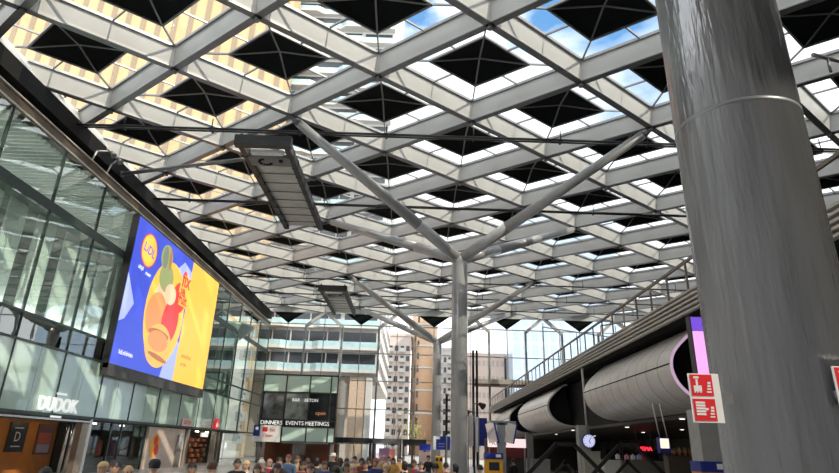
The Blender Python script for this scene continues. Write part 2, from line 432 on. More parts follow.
# ------------------------------------------------------------------ advertising screen
def emitmat(name, col, s=1.0): return mat(name, tuple(c*.6 for c in col), .3, 0, .03, 2, emit=col, estr=s)
ES = .62
SB = emitmat('screen_blue', (.045, .08, .60), ES); SY = emitmat('screen_yellow', (1, .53, .07), ES); SBL = emitmat('screen_pale_blue', (.38, .45, .92), ES)
SR = emitmat('screen_red', (.85, .05, .05), ES); SO = emitmat('screen_orange', (.95, .30, .10), ES); SW = emitmat('screen_white', (.9, .9, .95), ES)
SG = emitmat('screen_olive', (.32, .36, .14), ES); SP = emitmat('screen_peach', (1, .55, .35), ES); SD = emitmat('screen_brown', (.45, .16, .06), ES); SGR = emitmat('screen_gold', (.95, .47, .10), ES)
XS = XW+.55
t = thing('advertising_screen', (XW, 47.6, 6.6), 'large lit advertising screen in blue and yellow with a fruit drink on the left wall', 'screen')
Y0, Y1, Z0, Z1 = 37.5, 55.2, 6.68, 16.9
MB().span((XW+.06, Y0-.05, Z0-.3), (XS-.02, Y1+.25, Z1+.12)).build('frame', DARKSTEEL, t)
MB().span((XW+.2, Y0-.05, Z0-.75), (XS+.02, Y1+.25, Z0)).build('bottom_ledge', mat('ledge_grey', (.07, .065, .065), .5), t)
def scr(name, m, pts, k=1):
    b = MB(); b.face([(XS+.004*k, y, z) for y, z in pts]); return b.build(name, m, t)
W_, H_ = Y1-Y0, Z1-Z0
def uv(u, v): return (Y0+W_*u, Z0+H_*v)
def ell(u, v, ru, rv, rot=0, n_=28):
    out = []
    for q in range(n_):
        a = 2*PI*q/n_; x = ru*W_*math.cos(a); y = rv*H_*math.sin(a)
        c, s = math.cos(rot), math.sin(rot); p = uv(u, v); out.append((p[0]+x*c-y*s, p[1]+x*s+y*c))
    return out
scr('display', SB, [uv(0, 0), uv(1, 0), uv(1, 1), uv(0, 1)], 0)
scr('display_light_ray', SBL, [uv(0, .60), uv(.09, .42), uv(.04, .30), uv(0, .27)], 1)
scr('display_light_ray', SBL, [uv(.44, .0), uv(.585, .0), uv(.59, .3), uv(.50, .34)], 1)
scr('display_light_ray', SBL, [uv(.40, .80), uv(.50, .94), uv(.597, .90), uv(.595, .70)], 1)
scr('display_yellow_side', SY, [uv(.585, 0), uv(1, 0), uv(1, 1), uv(.60, 1)], 2)
scr('drink_backdrop', SY, ell(.385, .47, .20, .40, -.08), 3)
scr('fruit', SP, ell(.36, .56, .11, .16), 4); scr('fruit', SO, ell(.30, .42, .10, .17, .3), 5); scr('fruit', SR, ell(.445, .43, .085, .19, -.3), 6)
scr('fruit', SR, ell(.50, .64, .075, .12, .2), 7); scr('fruit', SG, ell(.33, .72, .075, .11), 8); scr('fruit', SP, ell(.40, .62, .06, .08), 9)
scr('leaf', SG, ell(.30, .865, .06, .10, .1), 9); scr('leaf', emitmat('screen_grey_green', (.2, .24, .16), ES), ell(.285, .86, .028, .085, .1), 10); scr('leaf', SD, ell(.335, .87, .012, .085, .1), 10)
scr('glass_cup', SGR, ell(.37, .215, .13, .16), 10); scr('glass_cup', SD, ell(.355, .295, .105, .035), 11); scr('glass_cup', SO, ell(.36, .245, .10, .075), 12); scr('glass_cup', SD, ell(.38, .13, .10, .02, -.1), 13)
scr('logo_rim', SR, ell(.128, .822, .072, .122), 4); scr('logo_disc', SY, ell(.128, .822, .066, .113), 5)
def wtext(nm, s, size, m, u, v, k=8, rot=0, al='CENTER', shear=0, bold=.012):
    y, z = uv(u, v)
    text(nm, s, size, m, frame_mtx((XS+.004*k, y, z), (0, math.cos(rot), math.sin(rot)), (0, -math.sin(rot), math.cos(rot))), t, .002, al, shear, bold)
wtext('logo_lettering', 'LiDL', .95, SB, .128, .822, 8, -.12, shear=.1)
wtext('slogan', 'altijd', .42, SW, .085, .675, 8); wtext('slogan', 'meer', .42, SW, .155, .66, 8)
wtext('headline', 'fix', 1.75, SR, .545, .80, 16, bold=.03); wtext('headline', 'je', 1.35, SR, .525, .705, 16, bold=.03); wtext('headline', 'fruit', 1.15, SR, .53, .635, 16, bold=.03)
scr('headline_patch', SY, ell(.54, .70, .06, .16, -.05), 15)
scr('arrow', SR, [uv(.495, .585), uv(.57, .585), uv(.53, .52)], 16)
wtext('small_print', 'lidl.nl/drinks', .42, SW, .105, .085, 8); wtext('small_print', 'zomerfruit', .5, SD, .70, .215, 8); wtext('small_print', 'per glas', .4, SD, .68, .15, 8)

# ------------------------------------------------------------------ shops under the left wall
sh = struct('wall_shop', (XW, 40, 0))
ORANGE = mat('shop_orange', (.50, .17, .03), .6, 0, .1, 2)
DKSHOP = mat('shop_dark', (.035, .035, .03), .6)
STEEL = mat('brushed_steel', (.55, .53, .50), .25, .85, .06, 4, stretch=(8, 8, .5))
CREAM = mat('cream_panel', (.62, .50, .42), .5)
SHOPFILL = mat('shop_fill_glow', (1, .9, .7), .5, emit=(1, .82, .58), estr=11)
MB().span((-22.8, 20, 0), (-22.6, 40.4, 3.2)).build('orange_wall', ORANGE, sh)
MB().span((-25, 40.6, 0), (-24.8, 72, 3.2)).build('rear_wall', mat('shop_rear_wall', (.12, .085, .055), .7), sh)
MB().span((-25, 20, 3.1), (XW-.15, 72, 3.2)).build('shop_ceiling', DKSHOP, sh)
MB().span((XW-.5, 20, 2.95), (XW, 38, 3.2)).build('fascia', DKSHOP, sh)
MB().span((XW-.03, 20, 3.0), (XW+.1, 38, 3.1)).build('fascia_trim', STEEL, sh)
MB().span((XW-.6, 37.75, 0), (XW+.02, 38.1, 3.2)).build('steel_pier', STEEL, sh)
MB().span((XW-.4, 37.0, 0), (XW, 37.8, 3.1)).build('bronze_pier', mat('pier_bronze', (.34, .28, .22), .35, .5), sh)
for y in (35.9, 36.5): MB().tube((XW-.2, y, 0), (XW-.2, y, 3.0), .09).build('steel_post', STEEL, sh)
MB().span((-22.58, 39.0, 0), (-22.5, 40.4, 3.1)).build('black_return', BLACK, sh)
for y0, y1 in ((38.2, 42.6), (42.8, 46.6)):
    b = MB(); b.face([(XW-.3, y0, .05), (XW-.3, y1, .05), (XW-.3, y1, 3.1), (XW-.3, y0, 3.1)]); b.build('shop_glass', SHOPGLASS, sh)
for y in (38.3, 41.2, 42.7, 46.7): MB().span((XW-.36, y-.06, 0), (XW-.24, y+.06, 3.15)).build('shop_mullion', MULL, sh)
MB().span((XW-.5, 47.0, 0), (XW-.2, 54.6, 3.1)).build('cream_wall', CREAM, sh)
MB().tube((XW-.1, 53.2, 0), (XW-.1, 53.2, 2.6), .3, seg=20).build('steel_post', STEEL, sh)
for y in (55.0, 62.6, 63.8): MB().span((XW-.4, y-.25, 0), (XW+.02, y+.25, 3.1)).build('steel_pier', STEEL, sh)
for y in (25, 29, 33, 36.5, 41, 45, 58, 61, 64, 67):  # lights added to brighten the shop interiors
    o = MB().tube((XW-1.4, y, 3.02), (XW-1.4, y, 3.09), .16, seg=14).build('downlight', SHOPFILL); tag(o, 'small warm round downlight in a left shop ceiling', 'downlight', 'downlights in the left shops')
def poster(name, y0, y1, z0, z1, m, label, x=-22.55):
    o = thing(name, (x, (y0+y1)/2, z0), label, 'poster')
    MB().span((x-.03, y0, z0), (x+.02, y1, z1)).build('board', m, o)
    return o
o = poster('poster', 34.3, 35.9, 1.25, 2.85, mat('poster_black', (.02, .022, .025), .4), 'black poster with a white letter D on the orange cafe wall')
text('lettering', 'D', .75, WHITE, frame_mtx((-22.52, 35.1, 2.05), (0, 1, 0), (0, 0, 1)), o, .005)
for z in (2.55, 1.55): MB().span((-22.53, 34.7, z-.03), (-22.515, 35.5, z+.03)).build('white_bar', WHITE, o)
b_ = poster('poster', 31.6, 33.3, 1.25, 2.85, mat('poster_dark_red', (.12, .02, .02), .4), 'dark red poster left of the letter D poster in the cafe')
o2 = poster('poster', 36.95, 38.6, 1.1, 2.85, mat('poster_brown', (.16, .05, .03), .4), 'dark poster with a red dish on the cafe wall beside the letter D poster')
for z0_, z1_, m in ((1.7, 2.35, mat('poster_red', (.55, .1, .06), .5)), (1.2, 1.68, mat('poster_lilac', (.4, .33, .42), .5))):
    b = MB(); b.face([(-22.52, 37.1, z0_), (-22.52, 38.4, z0_), (-22.52, 38.4, z1_), (-22.52, 37.1, z1_)]); b.build('printed_picture', m, o2)
# cafe sign
LET = mat('white_lettering', (.85, .85, .85), .4, emit=(1, 1, 1), estr=.3)
t = thing('shop_sign', (XW+.1, 33.8, 3.4), 'white raised cafe name lettering DUDOK on the glass wall above the cafe', 'sign')
text('lettering', 'DUDOK', 1.05, LET, frame_mtx((XW+.16, 33.8, 3.78), (0, 1, 0), (0, 0, 1)), t, .05, bold=.012)
for z, y in ((4.42, 33.9), (3.18, 33.8)): MB().span((XW+.1, y-.45, z-.05), (XW+.2, y+.45, z+.05)).build('accent_bar', LET, t)
# supermarket signs and graphics
t = thing('shop_sign', (XW+.1, 61.9, 3.4), 'red supermarket sign with white letters over the left shop door', 'sign')
MB().prism([(-.55, .0), (.55, .0), (.55, .8), (.1, 1.05), (-.55, .75)], lambda u, v, q: Vector((XW+.1+q, 61.9+u, 3.35+v)), 0, .14).build('board', mat('sign_red', (.75, .03, .04), .4, emit=(.8, .03, .04), estr=.3), t)
text('lettering', 'ah', .75, LET, frame_mtx((XW+.25, 61.9, 3.78), (0, 1, 0), (0, 0, 1)), t, .01)
t = thing('shop_sign', (XW+.1, 53.6, 3.4), 'small pale pink sign over the cream shop wall', 'sign')
MB().span((XW+.08, 52.6, 3.35), (XW+.16, 54.9, 3.95)).build('board', mat('sign_pink', (.8, .55, .52), .5), t)
text('lettering', 'BLOEM', .5, mat('sign_text_red', (.6, .12, .12), .5), frame_mtx((XW+.17, 53.75, 3.65), (0, 1, 0), (0, 0, 1)), t, .004)
t = thing('wall_graphic', (XW-.2, 48.6, 1.2), 'orange and red cherry picture on the cream shop wall', 'picture')
for y, z, r_, m, xx in ((48.5, 1.7, .9, mat('pic_orange', (.9, .42, .05), .5), .01), (48.6, 2.1, .38, mat('pic_red', (.8, .06, .03), .5), .02), (48.9, 1.4, .42, MATS['pic_red'], .02)):
    MB().tube((XW-.19, y, z), (XW-.19+xx, y, z), r_, seg=24).build('printed_shape', m, t)
# shelves with goods in the supermarket entrance
SHC = [mat('goods_red', (.6, .06, .04), .5), mat('goods_orange', (.8, .3, .08), .5), mat('goods_cream', (.8, .6, .45), .5), mat('goods_brown', (.25, .08, .04), .5)]
t = thing('goods_shelf', (-22.4, 65.8, 0), 'brown shop shelf filled with red goods inside the supermarket door', 'shelf')
for z in (.1, .6, 1.1, 1.6, 2.1): MB().span((-22.8, 61.6, z-.03), (-22.2, 70, z)).build('shelf_board', mat('shelf_brown', (.14, .06, .03), .6), t)
for y in (61.6, 70): MB().span((-22.8, y-.03, 0), (-22.2, y+.03, 2.6)).build('side_panel', MATS['shelf_brown'], t)
MB().span((-22.85, 61.6, 0), (-22.8, 70, 2.6)).build('back_panel', MATS['shelf_brown'], t)
nG = 0
for z in (.1, .6, 1.1, 1.6, 2.1):
    y = 61.9
    while y < 69.5:
        h = random.uniform(.22, .4); wd = random.uniform(.3, .5)
        o = MB().box((-22.4, y, z+h/2), (.36, wd*.85, h)).box((-22.4, y, z+h+.02), (.2, wd*.4, .04)).build('goods_box', SHC[nG % 4], None, (-22.4, y, z)); nG += 1
        tag(o, 'small boxed goods on the supermarket shelf behind the left door', 'box', 'goods on the supermarket shelf'); y += wd+.04

# ------------------------------------------------------------------ far glass facade
YFW = YF
wf = struct('wall_far', (0, YFW, 0))
for i in range(-4, 10):
    x = nx(i)
    if i % 2 == 0:
        MB().prism([(nx(i-.5), ZB+.25), (nx(i+.5), ZB+.25), (x, 18.3)], lambda u, v, q: Vector((u, q, v)), YFW-.12, YFW-.04).build('opaque_panel', PANEL, wf)
        MB().bar((x, YFW, ZB), (x, YFW, 0), .09, .12).build('glazing_bar', FACMULL, wf)
    else:
        MB().bar((x, YFW, 19.4), (x, YFW, 0), .09, .12).build('glazing_bar', FACMULL, wf)
        for s in (-1, 1):
            if nx(i+.5*s) < -20.4: continue
            MB().bar((x+.15*s, YFW-.1, ZB+.05), (nx(i+.5*s), YFW-.1, 17.9), .42, .42).build('bracket_beam', BEAM, wf)
            MB().span((nx(i+.5*s)-.13, YFW-.3, 0), (nx(i+.5*s)+.13, YFW+.1, 18.05)).build('mullion', FACMULL, wf)
for z in (18.25, 14.35, 10.6, 6.85, 3.1): MB().span((-20.2, YFW-.07, z-.06), (50, YFW+.07, z+.06)).build('transom', FACMULL, wf)
xs = [-20.4]+[nx(-4.5+.5*k) for k in range(1, 28)]
for x0, x1 in zip(xs, xs[1:]):
    for z0, z1 in ((0.05, 3.04), (3.16, 6.79), (6.91, 10.54), (10.66, 14.29), (14.41, 18.19), (18.31, 20)):
        b = MB(); b.face([(x0+.03, YFW, z0), (x1-.03, YFW, z0), (x1-.03, YFW, z1), (x0+.03, YFW, z1)]); b.build('glass_pane', FACADEGLASS, wf)
# entrance portals
for n_, (x0, x1, m) in enumerate(((-9.5, -4.9, DARKSTEEL), (-4.7, -1.0, MIDSTEEL), (-.9, 2.2, DARKSTEEL))):
    d = struct('door_%d' % (n_+1), ((x0+x1)/2, YFW-1, 0))
    MB().span((x0, YFW-2.2, 2.5), (x1, YFW-.1, 3.15)).build('canopy', m, d)
    for x in (x0+.15, x1-.15): MB().span((x-.1, YFW-2.1, 0), (x+.1, YFW-.1, 2.5)).build('door_post', DARKSTEEL, d)
    xm = (x0+x1)/2
    for a, c in ((x0+.3, xm-.05), (xm+.05, x1-.3)):
        f = MB().span((a, YFW-1.1, .05), (c, YFW-1.02, .15)).span((a, YFW-1.1, 2.38), (c, YFW-1.02, 2.48)).span((a, YFW-1.1, .05), (a+.07, YFW-1.02, 2.48)).span((c-.07, YFW-1.1, .05), (c, YFW-1.02, 2.48)).build('door_leaf', DARKSTEEL, d)
        b = MB(); b.face([(a, YFW-1.06, .1), (c, YFW-1.06, .1), (c, YFW-1.06, 2.4), (a, YFW-1.06, 2.4)]); b.build('glass', FACADEGLASS, f)
# footbridge inside the facade
t = struct('trim_2', (13, YFW-1, 10.6))
MB().span((8.6, YFW-1.6, 10.55), (22, YFW-.2, 11.15)).build('walkway_slab', PALETRIM, t)
MB().span((8.6, YFW-1.7, 10.25), (22, YFW-.3, 10.55)).build('walkway_soffit', mat('soffit_brown', (.10, .07, .06), .6), t)
t = thing('dark_mast', (8.6, YFW-2, 0), 'tall dark twin mast beside the mid hall column at the far facade', 'mast')
for x in (8.35, 8.85): MB().span((x-.14, YFW-2.2, 0), (x+.14, YFW-1.8, 14.9)).build('mast_tube', BLACK, t)
t = thing('dark_mast', (4.8, YFW-2, 0), 'shorter dark mast between the two distant grey columns', 'mast')
MB().span((4.65, YFW-2.2, 0), (4.95, YFW-1.8, 8.8)).build('mast_tube', BLACK, t)
MB().span((4.55, YFW-2.25, 8.8), (5.05, YFW-1.75, 9.0)).build('mast_cap', MIDSTEEL, t)

# ------------------------------------------------------------------ restaurant box at the far left
x0, x1, y0, y1 = -17.5, -8.7, 70.0, 79.5
t = struct('wall_restaurant', ((x0+x1)/2, y0, 0))
RG = mat('dark_shop_glass', (.012, .018, .02), .08, 0, .2, 1)
MB().span((x0, y0+.1, 2.3), (x1, y1, 9.95)).build('dark_body', RG, t)
MINT = mat('mint_panel', (.60, .80, .71), .2, 0, .05, .5)
cols = [x0, x0+2.7, x0+5.5, x0+8.0, x1]
for a, c in zip(cols, cols[1:]): MB().span((a+.07, y0, 7.95), (c-.07, y0+.12, 9.8)).build('mint_panel', MINT, t)
for a, c in zip(cols[1:], cols[2:]): MB().span((a+.07, y0, 2.45), (c-.07, y0+.12, 3.95)).build('mint_panel', MINT, t)
for x in cols: MB().span((x-.07, y0-.06, 2.3), (x+.07, y0+.1, 9.95)).build('mullion', DARKSTEEL, t)
for z in (9.9, 7.88, 4.75, 4.02, 2.38): MB().span((x0, y0-.07, z-.07), (x1, y0+.1, z+.07)).build('transom', DARKSTEEL, t)
for x in (x0+.2, -13.2, x1-.2): MB().span((x-.2, y0+.1, 0), (x+.2, y0+.5, 2.3)).build('pillar', MIDSTEEL, t)
MB().span((x0, y0+4, 0), (x1, y0+4.2, 2.3)).build('rear_wall', mat('shop_rear_red', (.22, .07, .03), .7), t)
b = MB(); b.face([(x0+3, y0+.2, .05), (x1, y0+.2, .05), (x1, y0+.2, 2.3), (x0+3, y0+.2, 2.3)]); b.build('shop_glass', FACADEGLASS, t)
MB().span((x0+3, y0-.6, 2.2), (x1-.6, y0, 2.42)).build('awning', MIDSTEEL, t)
PIC = mat('window_picture', (.10, .11, .12), .3, 0, .9, .9)
MB().span((x0+2.8, y0+.05, 4.85), (x0+5.4, y0+.09, 7.8)).build('printed_picture', mat('window_picture_pale', (.22, .26, .25), .3, 0, .8, .8), t)
MB().span((x0+.2, y0+.05, 4.85), (x0+2.6, y0+.09, 7.8)).build('printed_picture', PIC, t)
s = thing('restaurant_sign', (-13, y0-.1, 4.2), 'white lettering BAR BETON and DINNERS EVENTS MEETINGS on the dark restaurant front', 'sign')
def ftext(nm, st, size, x, z, yy=y0-.1, par=None, m=LET): text(nm, st, size, m, frame_mtx((x, yy, z), (1, 0, 0), (0, 0, 1)), par or s, .02)
ftext('lettering', 'BAR', .5, -13.5, 7.0); ftext('lettering', 'BETON', .5, -11.7, 7.0); ftext('lettering', 'DINNERS', .62, x0+1.4, 4.4); ftext('lettering', 'EVENTS', .62, x0+4.1, 4.4); ftext('lettering', 'MEETINGS', .62, x0+6.7, 4.4)
ftext('lettering', 'open', .6, -10.5, 5.6, m=mat('orange_lettering', (.8, .35, .15), .4, emit=(.9, .35, .15), estr=.15))
s2 = thing('direction_board', (-16.1, y0-.2, 2.4), 'white board with blue corner and red marks below the dark restaurant front', 'sign')
MB().span((x0-.5, y0-.3, 2.3), (x0+2.6, y0-.15, 4.1)).build('board', WHITE, s2)
NAVY = mat('sign_navy', (.02, .03, .22), .4)
MB().span((x0-.5, y0-.32, 2.9), (x0+.25, y0-.3, 4.1)).build('navy_corner', NAVY, s2)
ftext('lettering', '*', .9, x0-.1, 3.55, y0-.34, s2)
RED = mat('sign_red_flat', (.7, .03, .03), .4)
MB().span((x0+.5, y0-.32, 3.4), (x0+1.1, y0-.3, 3.9)).build('red_mark', RED, s2)
ftext('lettering', 'bar', .5, x0+1.7, 3.6, y0-.32, s2, RED); ftext('lettering', 'Open', .5, x0+1.2, 3.0, y0-.32, s2, RED)

# ------------------------------------------------------------------ mezzanine on the right
def mx_(y): return 9.2+.0185*y
MEZ0, MEZ1 = -8.0, 79.5
mz = struct('mezzanine_floor', (9.5, 40, 6.7))
def mezf(u, v, y): return Vector((mx_(y)+u, y, v))
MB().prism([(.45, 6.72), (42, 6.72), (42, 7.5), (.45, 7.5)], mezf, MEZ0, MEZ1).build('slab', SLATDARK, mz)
for k in range(5):
    z = 6.76+k*.166
    MB().prism([(-.10, z), (.06, z), (.06, z+.07), (-.10, z+.07)], mezf, MEZ0, MEZ1).build('edge_slat', SLAT, mz)
rl = thing('railing', (mx_(35), 35, 7.5), 'long brown grey metal railing along the edge of the upper floor', 'railing')
RAILM = mat('rail_metal', (.20, .17, .15), .4, .4)
MB().prism([(.0, 8.52), (.08, 8.52), (.08, 8.62), (.0, 8.62)], mezf, MEZ0, MEZ1).build('top_rail', RAILM, rl)
y = MEZ0+.8
while y < MEZ1:
    MB().span((mx_(y)+.01, y-.035, 7.5), (mx_(y)+.07, y+.035, 8.54)).build('post', RAILM, rl); y += 1.65
for z in (7.75, 8.15): pass
rl = thing('railing', (15, 40, 7.5), 'thin pale railing set back on the upper floor', 'railing')
PALEM = mat('pale_metal', (.45, .43, .41), .4, .4)
MB().tube((13.0, 39, 10.4), (15.4, 33, 10.0), .05).build('top_rail', PALEM, rl)
for q in range(4):
    f = q/3; MB().tube((13.0+2.4*f, 39-6*f, 7.5), (13.0+2.4*f, 39-6*f, 10.4-.4*f), .04).build('post', PALEM, rl)
rl = thing('railing', (20, 60, 7.5), 'thin pale stair railing far back on the upper floor', 'railing')
MB().tube((15.6, 68, 16.2), (24, 62, 13.8), .07).build('top_rail', PALEM, rl)
for q in range(6):
    f = q/5; MB().tube((15.6+8.4*f, 68-6*f, 7.5), (15.6+8.4*f, 68-6*f, 16.2-2.4*f), .05).build('post', PALEM, rl)
# soffit of ground level, deep wall
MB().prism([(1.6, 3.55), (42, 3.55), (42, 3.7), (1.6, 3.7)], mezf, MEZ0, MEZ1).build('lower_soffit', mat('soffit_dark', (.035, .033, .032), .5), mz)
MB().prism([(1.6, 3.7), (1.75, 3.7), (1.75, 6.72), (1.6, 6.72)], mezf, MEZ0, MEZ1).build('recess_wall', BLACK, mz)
# rounded cladded volumes
def nose():
    key = [(1.2, 6.68), (.95, 6.66), (.62, 6.42), (.28, 6.12), (-.02, 5.82), (-.22, 5.52), (-.30, 5.2), (-.27, 4.86), (-.12, 4.5), (.15, 4.2), (.5, 3.98), (.9, 3.84), (1.7, 3.74)]
    out = []
    for k in range(len(key)-1):
        p0, p1, p2, p3 = [Vector(key[min(max(q, 0), len(key)-1)]) for q in (k-1, k, k+1, k+2)]
        for t in (0, .5):
            out.append(tuple(.5*((2*p1)+(p2-p0)*t+(2*p0-5*p1+4*p2-p3)*t*t+(3*p1-p0-3*p2+p3)*t**3)))
    return out+[key[-1]]
def pod(y0, y1, label, lip):
    t = thing('clad_pod', (mx_((y0+y1)/2), (y0+y1)/2, 3.57), label, 'cladding pod', 'rounded metal pods under the upper floor')
    P = nose()
    MB().prism(P, mezf, y0, y1, smooth=True, caps=False, closed=False).build('cladding', CLAD, t)
    b = MB(); y = y0+1.15
    def ring(y, e, wd, m, nm):
        Q = [(u-(e if 0 < k < len(P)-1 else 0)*(1 if u < 1.3 else 0), v) for k, (u, v) in enumerate(P)]
        return MB().prism(Q, mezf, y-wd/2, y+wd/2, smooth=True, caps=False, closed=False).build(nm, m, t)
    while y < y1-.3:
        ring(y, .008, .025, SLATDARK, 'cladding_joint'); y += 1.15
    MB().prism([(-.318, 5.19), (-.29, 5.19), (-.29, 5.23), (-.318, 5.23)], mezf, y0, y1).build('long_joint', SLATDARK, t)
    # open end with a pale lip and dark recess
    inner = [(1.2+(u-1.2)*.92, 5.2+(v-5.2)*.92) for u, v in P]
    b = MB()
    for a, c, ai, ci in zip(P, P[1:], inner, inner[1:]):
        b.face([mezf(*a, y0), mezf(*c, y0), mezf(*ci, y0), mezf(*ai, y0)])
    b.build('end_lip', lip, t)
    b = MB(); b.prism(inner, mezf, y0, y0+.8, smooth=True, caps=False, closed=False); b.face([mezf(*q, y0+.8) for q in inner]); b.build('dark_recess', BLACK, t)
    b = MB(); b.face([mezf(*q, y1) for q in P]); b.build('end_cap', CLAD, t)
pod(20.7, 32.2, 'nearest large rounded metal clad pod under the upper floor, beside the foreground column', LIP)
pod(41.8, 54.8, 'second rounded metal clad pod under the upper floor, behind the nearest one', CLAD)
pod(60.5, 73.0, 'smaller looking distant rounded metal pod under the upper floor by the blue tilted screens', CLAD)
# pillars under the mezzanine
for x, y, wd, lab in ((9.75, 33.8, .62, 'grey square pillar behind the hanging clock under the upper floor'), (9.7, 19.6, .75, 'grey square pillar just left of the foreground column under the upper floor'), (10.3, 52, .6, 'grey square pillar far back under the upper floor')):
    o = MB().span((x-wd/2, y-wd/2, 0), (x+wd/2, y+wd/2, 3.56)).span((x-wd/2-.04, y-wd/2-.04, 0), (x+wd/2+.04, y+wd/2+.04, .15)).build('square_pillar', CONC, None, (x, y, 0)); tag(o, lab, 'pillar')
DL = mat('downlight_glow', (1, .95, .85), .5, emit=(1, .9, .75), estr=2.5)
for j, (x, y) in enumerate([(11.0, 24), (13, 27), (15.5, 26), (12, 33), (15.5, 34), (10.9, 40), (15.6, 40), (13, 44), (18, 36), (20, 42), (12.2, 50), (16, 52), (21, 31), (14.2, 21)]):
    o = MB().tube((x, y, 3.49), (x, y, 3.548), .1, seg=16).build('downlight', DL); tag(o, 'small round warm white downlight in the dark ceiling under the upper floor', 'downlight', 'downlights under the upper floor')
    MB().lathe([(.1, 3.5), (.13, 3.5), (.13, 3.549), (.1, 3.549)], (x, y, 0), 16).build('trim_ring', WHITE, o)
# shops at the back of the ground level
ws = struct('wall_rear_shops', (24, 40, 0))
MB().span((24, -8, 0), (24.3, 79, 3.55)).build('rear_wall', mat('rear_shop_wall', (.10, .095, .085), .6), ws)
MB().span((12.0, 76, 0), (24, 76.3, 3.55)).build('end_wall', mat('end_wall_dark', (.06, .055, .05), .7), ws)
for y in range(20, 78, 6): MB().span((23.6, y-.3, 0), (24, y+.3, 3.5)).build('pier', mat('rear_pier', (.18, .17, .16), .6), ws)
for y in range(20, 72, 6):
    MB().span((23.8, y+.5, .1), (23.98, y+5.4, 2.6)).build('shop_front', mat('rear_glass', (.05, .055, .06), .1), ws)

# ------------------------------------------------------------------ rails hanging under the roof
RAILD = mat('rail_dark', (.04, .042, .045), .4, .4)
def roofrail(y, label, x0=-20.15, x1=40, z=19.42):
    t = thing('maintenance_rail', ((x0+x1)/2, y, z), label, 'rail', 'dark rails under the roof')
    MB().tube((x0, y-.22, z), (x1, y-.22, z), .075, seg=8).build('rail_tube', RAILD, t)
    MB().tube((x0, y+.22, z+.1), (x1, y+.22, z+.1), .06, seg=8).build('rail_tube', RAILD, t)
    x = x0+2.6
    while x < x1:
        MB().tube((x, y, z), (x, y, ZB+.3), .035, seg=6).span((x-.05, y-.28, z-.03), (x+.05, y+.28, z+.06)).build('hanger', RAILD, t); x += 5.2
roofrail(29.75, 'nearest long dark double rail hanging across under the roof')
roofrail(40.4, 'second long dark double rail across the roof, at the far end of the near gantry')
roofrail(61.4, 'third long dark double rail across the roof, at the near end of the distant gantry')
roofrail(68.4, 'dark double rail crossing the middle of the distant gantry')
roofrail(74.3, 'last dark double rail just before the far facade')
t = thing('service_pipe', (-15, 33.5, 19), 'grey pipe slanting from the left edge to the near gantry under the roof', 'pipe')
MB().tube((-20.1, 35.1, 18.95), (-10.8, 32.2, 18.9), .13).build('pipe_run', MIDSTEEL, t)
MB().tube((-20.12, 35.1, 18.95), (-19.95, 35.05, 18.95), .2).build('end_flange', MIDSTEEL, t)
a, c = at(812.6, 54.6, 2, 19.0), at(839, 61, 2, 19.0)
t = thing('service_pipe', a, 'short dark pipe end with a drop rod right of the foreground column top', 'pipe')
MB().tube(a, a+(c-a)*3, .09).build('pipe_run', MIDSTEEL, t)
m_ = a.lerp(c, .55); MB().tube(m_, m_+Vector((0, 0, -.75)), .06).build('drop_rod', MIDSTEEL, t)

DECK = mat('gantry_deck', (.55, .55, .53), .3, .5, .35, 2.5, stretch=(.4, 5, 1))
def gantry(x0, x1, y0, y1, label):
    t = thing('maintenance_gantry', ((x0+x1)/2, (y0+y1)/2, 18.6), label, 'gantry', 'gantries under the roof')
    z = 18.68
    for x in (x0, x1):
        sb = MB().span((x-.17, y0, z-.3), (x+.17, y1, z+.25)).build('side_beam', DARKSTEEL, t)
        yy = y0+.3
        while yy < y1: MB().span((x-.2, yy-.05, z-.32), (x+.2, yy+.05, z+.27)).build('stiffener', DARKSTEEL, sb); yy += 1.3
    MB().span((x0+.17, y0+2.6, z-.05), (x1-.17, y1-.3, z)).build('deck', DECK, t)
    b = MB(); yy = y0+2.8
    while yy < y1-.4: MB().span((x0+.17, yy-.04, z-.09), (x1-.17, yy+.04, z-.05)).build('deck_rib', MIDSTEEL, t); yy += 1.4
    b.bm.free()
    hb = MB().span((x0-.3, y0-.1, z-.35), (x1+.3, y0+.35, z+.3)).build('end_beam', DARKSTEEL, t)
    MB().span((x0+.4, y0+.9, z-.3), (x1-.4, y0+1.3, z-.1)).build('lamp_strip', WHITE, t)
    pl = MB().span((x0+.1, y0+1.5, z-.34), (x1-.1, y0+2.6, z-.1)).build('machine_box', mat('gantry_plate', (.16, .165, .17), .45), t)
    xc = (x0+x1)/2
    b = MB()
    for q in range(9):
        a0 = PI*.15+q*PI*.16; b.box((xc-.3+.36*math.cos(a0), y0+2.05+.36*math.sin(a0), z-.36), (.16, .12, .04), a0)
    b.build('hose_loop', BLACK, pl)
    MB().tube((xc+.7, y0+1.8, z-.45), (xc+.7, y0+1.8, z-.3), .12).build('knob', BLACK, pl)
    for x in (x0, x1):
        for y in (y0+.2, y1-.2): MB().tube((x-.06, y, z+.39), (x+.06, y, z+.39), .13).build('wheel', BLACK, t)
gantry(-10.45, -7.75, 29.4, 43.2, 'nearest grey maintenance gantry hanging under the roof left of the mid hall column')
gantry(-10.5, -7.85, 62.2, 74.9, 'distant small maintenance gantry under the far end of the roof')

